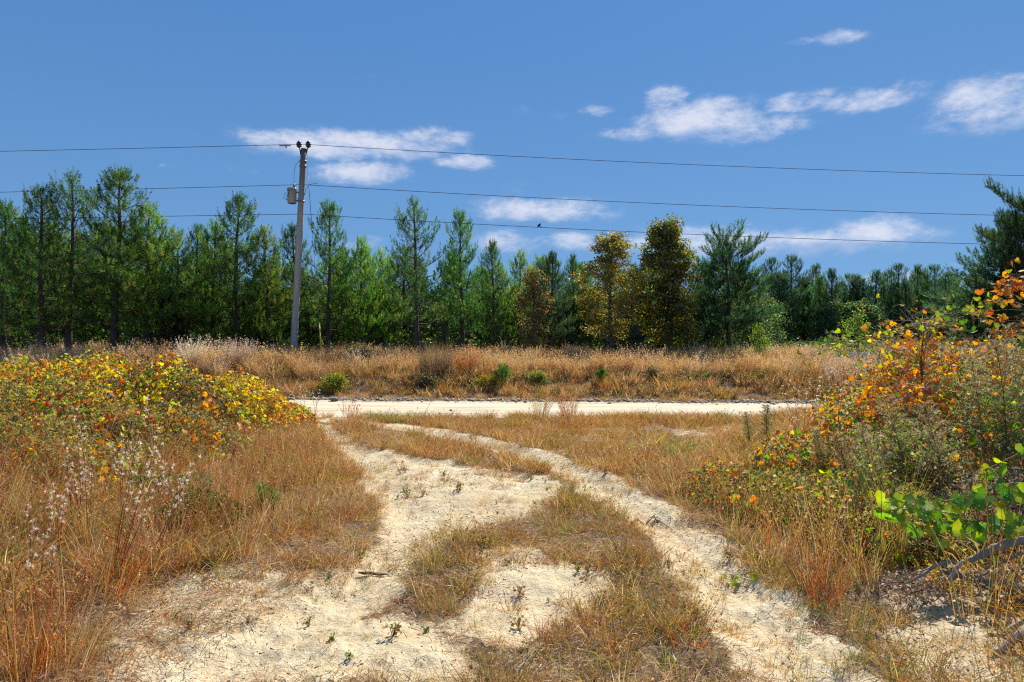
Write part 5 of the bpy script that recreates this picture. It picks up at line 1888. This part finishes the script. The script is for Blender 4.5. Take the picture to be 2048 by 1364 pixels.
# ------------------------------------------------------------------ seedhead stalks
def stalks(label, px, Y, tops, seed, fluff=True, c=(.30, .12, .06), frac=.5):
    g = np.random.default_rng(seed)
    x = (px - 1024) / F * Y
    gz = hz(x, Y)
    o = np.array([x, Y, gz])
    t = thing('bluestem_clump', label, 'grass clump', tuple(o))
    mb = MB()
    blades(mb, g, 46, .12, .42, .05, .5, .0032, RUST, curl=.9)
    mb.build('blades', M_GRASS, t)
    for (tx, ty) in tops:
        e = P(tx, ty, Y + g.normal() * .12) - o
        b = np.array([g.normal() * .03, g.normal() * .03, -.02])
        m = (b + e) / 2 + np.array([g.normal() * .02, g.normal() * .02, .03])
        ts = np.linspace(0, 1, 8)[:, None]
        pts = (1 - ts) ** 2 * b + 2 * ts * (1 - ts) * m + ts ** 2 * e
        sb = MB(); sb.tube(pts, np.linspace(.0035, .0014, 8), np.array(c) * (.8 + .5 * g.random()), 4, False)
        k = 10
        for q in range(k):
            f = .25 + .6 * g.random()
            p0 = np.array([np.interp(f, ts[:, 0], pts[:, j]) for j in range(3)])
            d = nrm(e - b + g.normal(size=3) * .25)
            s2 = nrm(np.cross(d, g.normal(size=3))) * .0018
            sb.add(np.stack([p0 - s2, p0 + s2, p0 + d * .10]), [[0, 1, 2]], np.array((.45, .22, .09)))
        so_ = sb.build('stalk', M_GRASS, t)
        if fluff:
            fb = MB()
            nq = int(13 * frac * 2)
            for q in range(nq):
                f = 1 - frac * (q + .5 * g.random()) / nq
                p0 = np.array([np.interp(f, ts[:, 0], pts[:, j]) for j in range(3)])
                p0 = p0 + g.normal(size=3) * .012
                kk = 16
                dd = nrm(rand_dirs(kk, g) + nrm(e - b) * .3)
                s2 = nrm(np.cross(dd, g.normal(size=(kk, 3)))) * .0022
                cc = p0 + g.normal(size=(kk, 3)) * .004
                V = np.stack([cc - s2, cc + s2, cc + dd * .016 * (.5 + .9 * g.random(kk))[:, None]], 1).reshape(-1, 3)
                fb.add(V, np.arange(3 * kk).reshape(-1, 3), pick([(3, (.85, .74, .60)), (1, (.66, .52, .38))], 1, g)[0])
            fb.build('seed_fluff', M_FLUFF, so_, kind='stuff')
    return t


stalks('clump of leaning stalks with white fluffy seedheads, tallest in the left foreground', 225, 4.6, [(300, 800), (322, 860), (312, 895), (278, 880), (330, 930)], 1)
stalks('white-tufted stalks left of the tallest seedhead clump', 165, 5.4, [(150, 820), (168, 850), (130, 880), (185, 905), (170, 930), (140, 910)], 2, c=(.34, .08, .04))
stalks('reddish stalks with white tufts in front of the dark bramble hollow', 240, 6.4, [(245, 860), (262, 880), (225, 890), (250, 905)], 3)
stalks('short white-tufted stalks near the left edge', 60, 4.4, [(60, 1010), (72, 1050), (95, 1060)], 4, frac=.25)
stalks('white-tufted stalks at the lower left, beside the rust-red corner clump', 120, 3.9, [(62, 1105), (108, 1090)], 5, frac=.22)
stalks('single bent stalk with a pale tip right of the tallest seedhead clump', 300, 4.9, [(395, 915), (380, 940)], 6)
stalks('pair of seedhead stalks beyond the left thicket tip at the road', 608, 13.0, [(600, 768), (612, 780), (580, 775)], 7)
stalks('white-tufted stalks beside the road in front of the left thicket tip', 628, 12.8, [(625, 785), (635, 795), (640, 778)], 8)
stalks('loose group of white-tufted stalks left of the right thicket', 1600, 9.0, [(1560, 770), (1582, 760), (1600, 775), (1620, 755), (1640, 770), (1575, 800)], 9)
stalks('taller white-tufted stalks between road and orange vines on the right', 1665, 8.6, [(1640, 750), (1660, 735), (1690, 760), (1710, 745), (1630, 790)], 10)
stalks('reddish bare stalks leaning left below the orange thicket', 1735, 4.7, [(1700, 930), (1640, 965), (1720, 990), (1760, 960)], 11, False)
stalks('thin upright orange stalk with seed head in front of the lime-green vine', 1985, 4.0, [(1960, 880), (2000, 1000)], 12, False, (.48, .26, .09))
stalks('bare reddish stalks at the lower left above the corner clump', 30, 3.6, [(20, 1130), (55, 1180), (5, 1160)], 13, False)
stalks('white-tufted stalks in the left grass before the olive bramble skirt', 330, 6.0, [(318, 905), (345, 930), (300, 925), (365, 955)], 14)
stalks('low white-tufted stalks between the two left foreground groups', 120, 4.9, [(110, 960), (135, 975), (95, 985)], 15)


# ------------------------------------------------------------------ dead branches and sticks
def branch(label, pts_px, rad, c, seed, name='dead_branch', snags=3, cat='branch'):
    g = np.random.default_rng(seed)
    P3 = np.array([P(a, b_, Y - .35 if Y > 4.2 else Y) for a, b_, Y in pts_px])
    o = P3[0].copy()
    n = 7 * (len(P3) - 1) + 1
    u = np.linspace(0, len(P3) - 1, n)
    pts = np.stack([np.interp(u, range(len(P3)), P3[:, i]) for i in range(3)], -1)
    pts += g.normal(size=pts.shape) * rad[0] * .12
    rr = np.interp(u, np.linspace(0, len(P3) - 1, len(rad)), rad) * (1 + .08 * g.normal(size=n))
    pts[:, 2] = np.maximum(pts[:, 2], hgt(pts[:, 0], pts[:, 1]) + rr * .8)
    mb = MB()
    mb.tube(pts - o, rr, c, 12)
    t = mkobj(name, None, loc=tuple(o))
    tag(t, label, cat)
    mb.build('limb', M_LOG, t, True)
    for k in range(snags):
        i = g.integers(1, n - 1)
        d = nrm(g.normal(size=3) + [0, 0, .6])
        L = rr[i] * (3 + 5 * g.random())
        sb = MB(); sb.tube(np.array([pts[i], pts[i] + d * L * .6, pts[i] + d * L + g.normal(size=3) * .01]) - o, [rr[i] * .4, rr[i] * .3, rr[i] * .12], c, 6)
        sb.build('snag', M_LOG, t, True)


GREYW = (.30, .23, .17)
branch('thick grey dead branch rising to the right edge above the others', [(1938, 1122, 4.75), (1985, 1096, 4.75), (2060, 1075, 4.7), (2150, 1060, 4.6)], [.018, .026, .028], (.36, .27, .19), 1)
branch('thick dark fallen limb running off the right edge below the rising branch', [(1880, 1140, 4.75), (1925, 1152, 4.6), (1990, 1168, 4.5), (2070, 1190, 4.4), (2160, 1215, 4.3)], [.012, .024, .042, .048], (.22, .16, .11), 2)
branch('second dark limb lying directly under the thick fallen limb', [(1985, 1185, 4.5), (2060, 1212, 4.4), (2150, 1240, 4.3)], [.03, .04, .045], (.13, .095, .07), 3, snags=1)
branch('pale bleached limb in the bottom right corner', [(1985, 1312, 3.55), (2030, 1272, 3.6), (2080, 1235, 3.65), (2150, 1190, 3.7)], [.015, .028, .034], (.44, .37, .29), 4, snags=1)
branch('bleached limb parallel to the corner limb, just above it', [(1975, 1290, 3.75), (2020, 1255, 3.75), (2100, 1210, 3.75)], [.008, .016, .02], (.40, .33, .25), 5, snags=1)
branch('short broken stub standing on the fallen limb', [(1898, 1160, 4.5), (1912, 1135, 4.5), (1925, 1122, 4.5)], [.013, .013, .011], (.36, .29, .25), 6, snags=0)
branch('thin curved branch reaching left from the brush heap', [(1815, 1165, 4.65), (1840, 1150, 4.6), (1870, 1130, 4.65), (1905, 1120, 4.7)], [.006, .011, .009], (.32, .26, .2), 7, snags=1)
branch('slender twig crossing above the fallen limb near the right edge', [(1960, 1150, 4.5), (2010, 1120, 4.6), (2070, 1095, 4.6)], [.006, .007], GREYW, 8, snags=2)
branch('thin stick lying from the brush heap towards the meadow', [(1760, 1170, 4.7), (1830, 1145, 4.7), (1890, 1122, 4.8)], [.003, .004], (.42, .20, .10), 9, snags=0)
branch('crossed thin stick leaning on the short broken stub', [(1890, 1118, 4.7), (1912, 1138, 4.55), (1932, 1156, 4.45)], [.005, .006], (.32, .26, .2), 10, snags=0)


def ground_stick(label, px, py, ln, r, ang, c, seed, n=1):
    g = np.random.default_rng(seed)
    x, y = G(px, py)
    t = mkobj('stick', None, loc=(x, y, hz(x, y) + r))
    tag(t, label, 'stick')
    mb = MB()
    d = np.array([math.cos(ang), math.sin(ang), 0])
    pts = []
    for k in range(7):
        f = k / 6 - .5
        p = d * ln * f + g.normal(size=3) * ln * .03
        p[2] = hz(x + p[0], y + p[1]) - hz(x, y) + abs(g.normal()) * r
        pts.append(p)
    mb.tube(pts, [r * .5, r, r, r * .9, r * .8, r * .6, r * .3], c, 7)
    mb.build('wood', M_LOG, t, True)


ground_stick('dark curved stick lying on the sand between grass mounds, left of centre', 750, 1141, .24, .011, .35, (.10, .06, .04), 1)
ground_stick('small dark chip of wood on the bare sand above the centre grass patch', 1018, 1127, .08, .012, .6, (.13, .10, .08), 2)
ground_stick('thin pale stick on the centre grass mound', 1180, 1128, .26, .003, -.35, (.5, .42, .3), 3)
ground_stick('short dark twig on the sand at the bottom centre', 1070, 1320, .10, .005, .3, (.14, .09, .06), 4)
# dark strands and blades stand in for the berm's shadow, right rut
x, y = G(1298, 1036)
g = np.random.default_rng(9)
t = thing('berm_shadow_clump', 'dark strands standing in for the shadow on the sandy ridge of the right wheel rut', 'root clump', (x, y, hz(x, y)))
for i in range(9):
    mb = MB()
    a = g.random() * 6.28
    d = np.array([math.cos(a) * .16, math.sin(a) * .12, .0])
    s = g.normal(size=3) * [.05, .04, 0]
    mb.tube([s, s + d * .5 + [0, 0, .04 + .03 * g.random()], s + d * (1 + .4 * g.random()) + [0, 0, .0]], [.006, .005, .002], (.10, .075, .06), 5)
    mb.build('shade_strand', M_TWIG, t)
mb = MB()
blades(mb, g, 160, .02, .09, .13, 1.2, .004, [(3, (.10, .07, .05)), (2, (.2, .14, .1))], curl=.8)
mb.build('shade_blade', M_GRASS, t, kind='stuff')
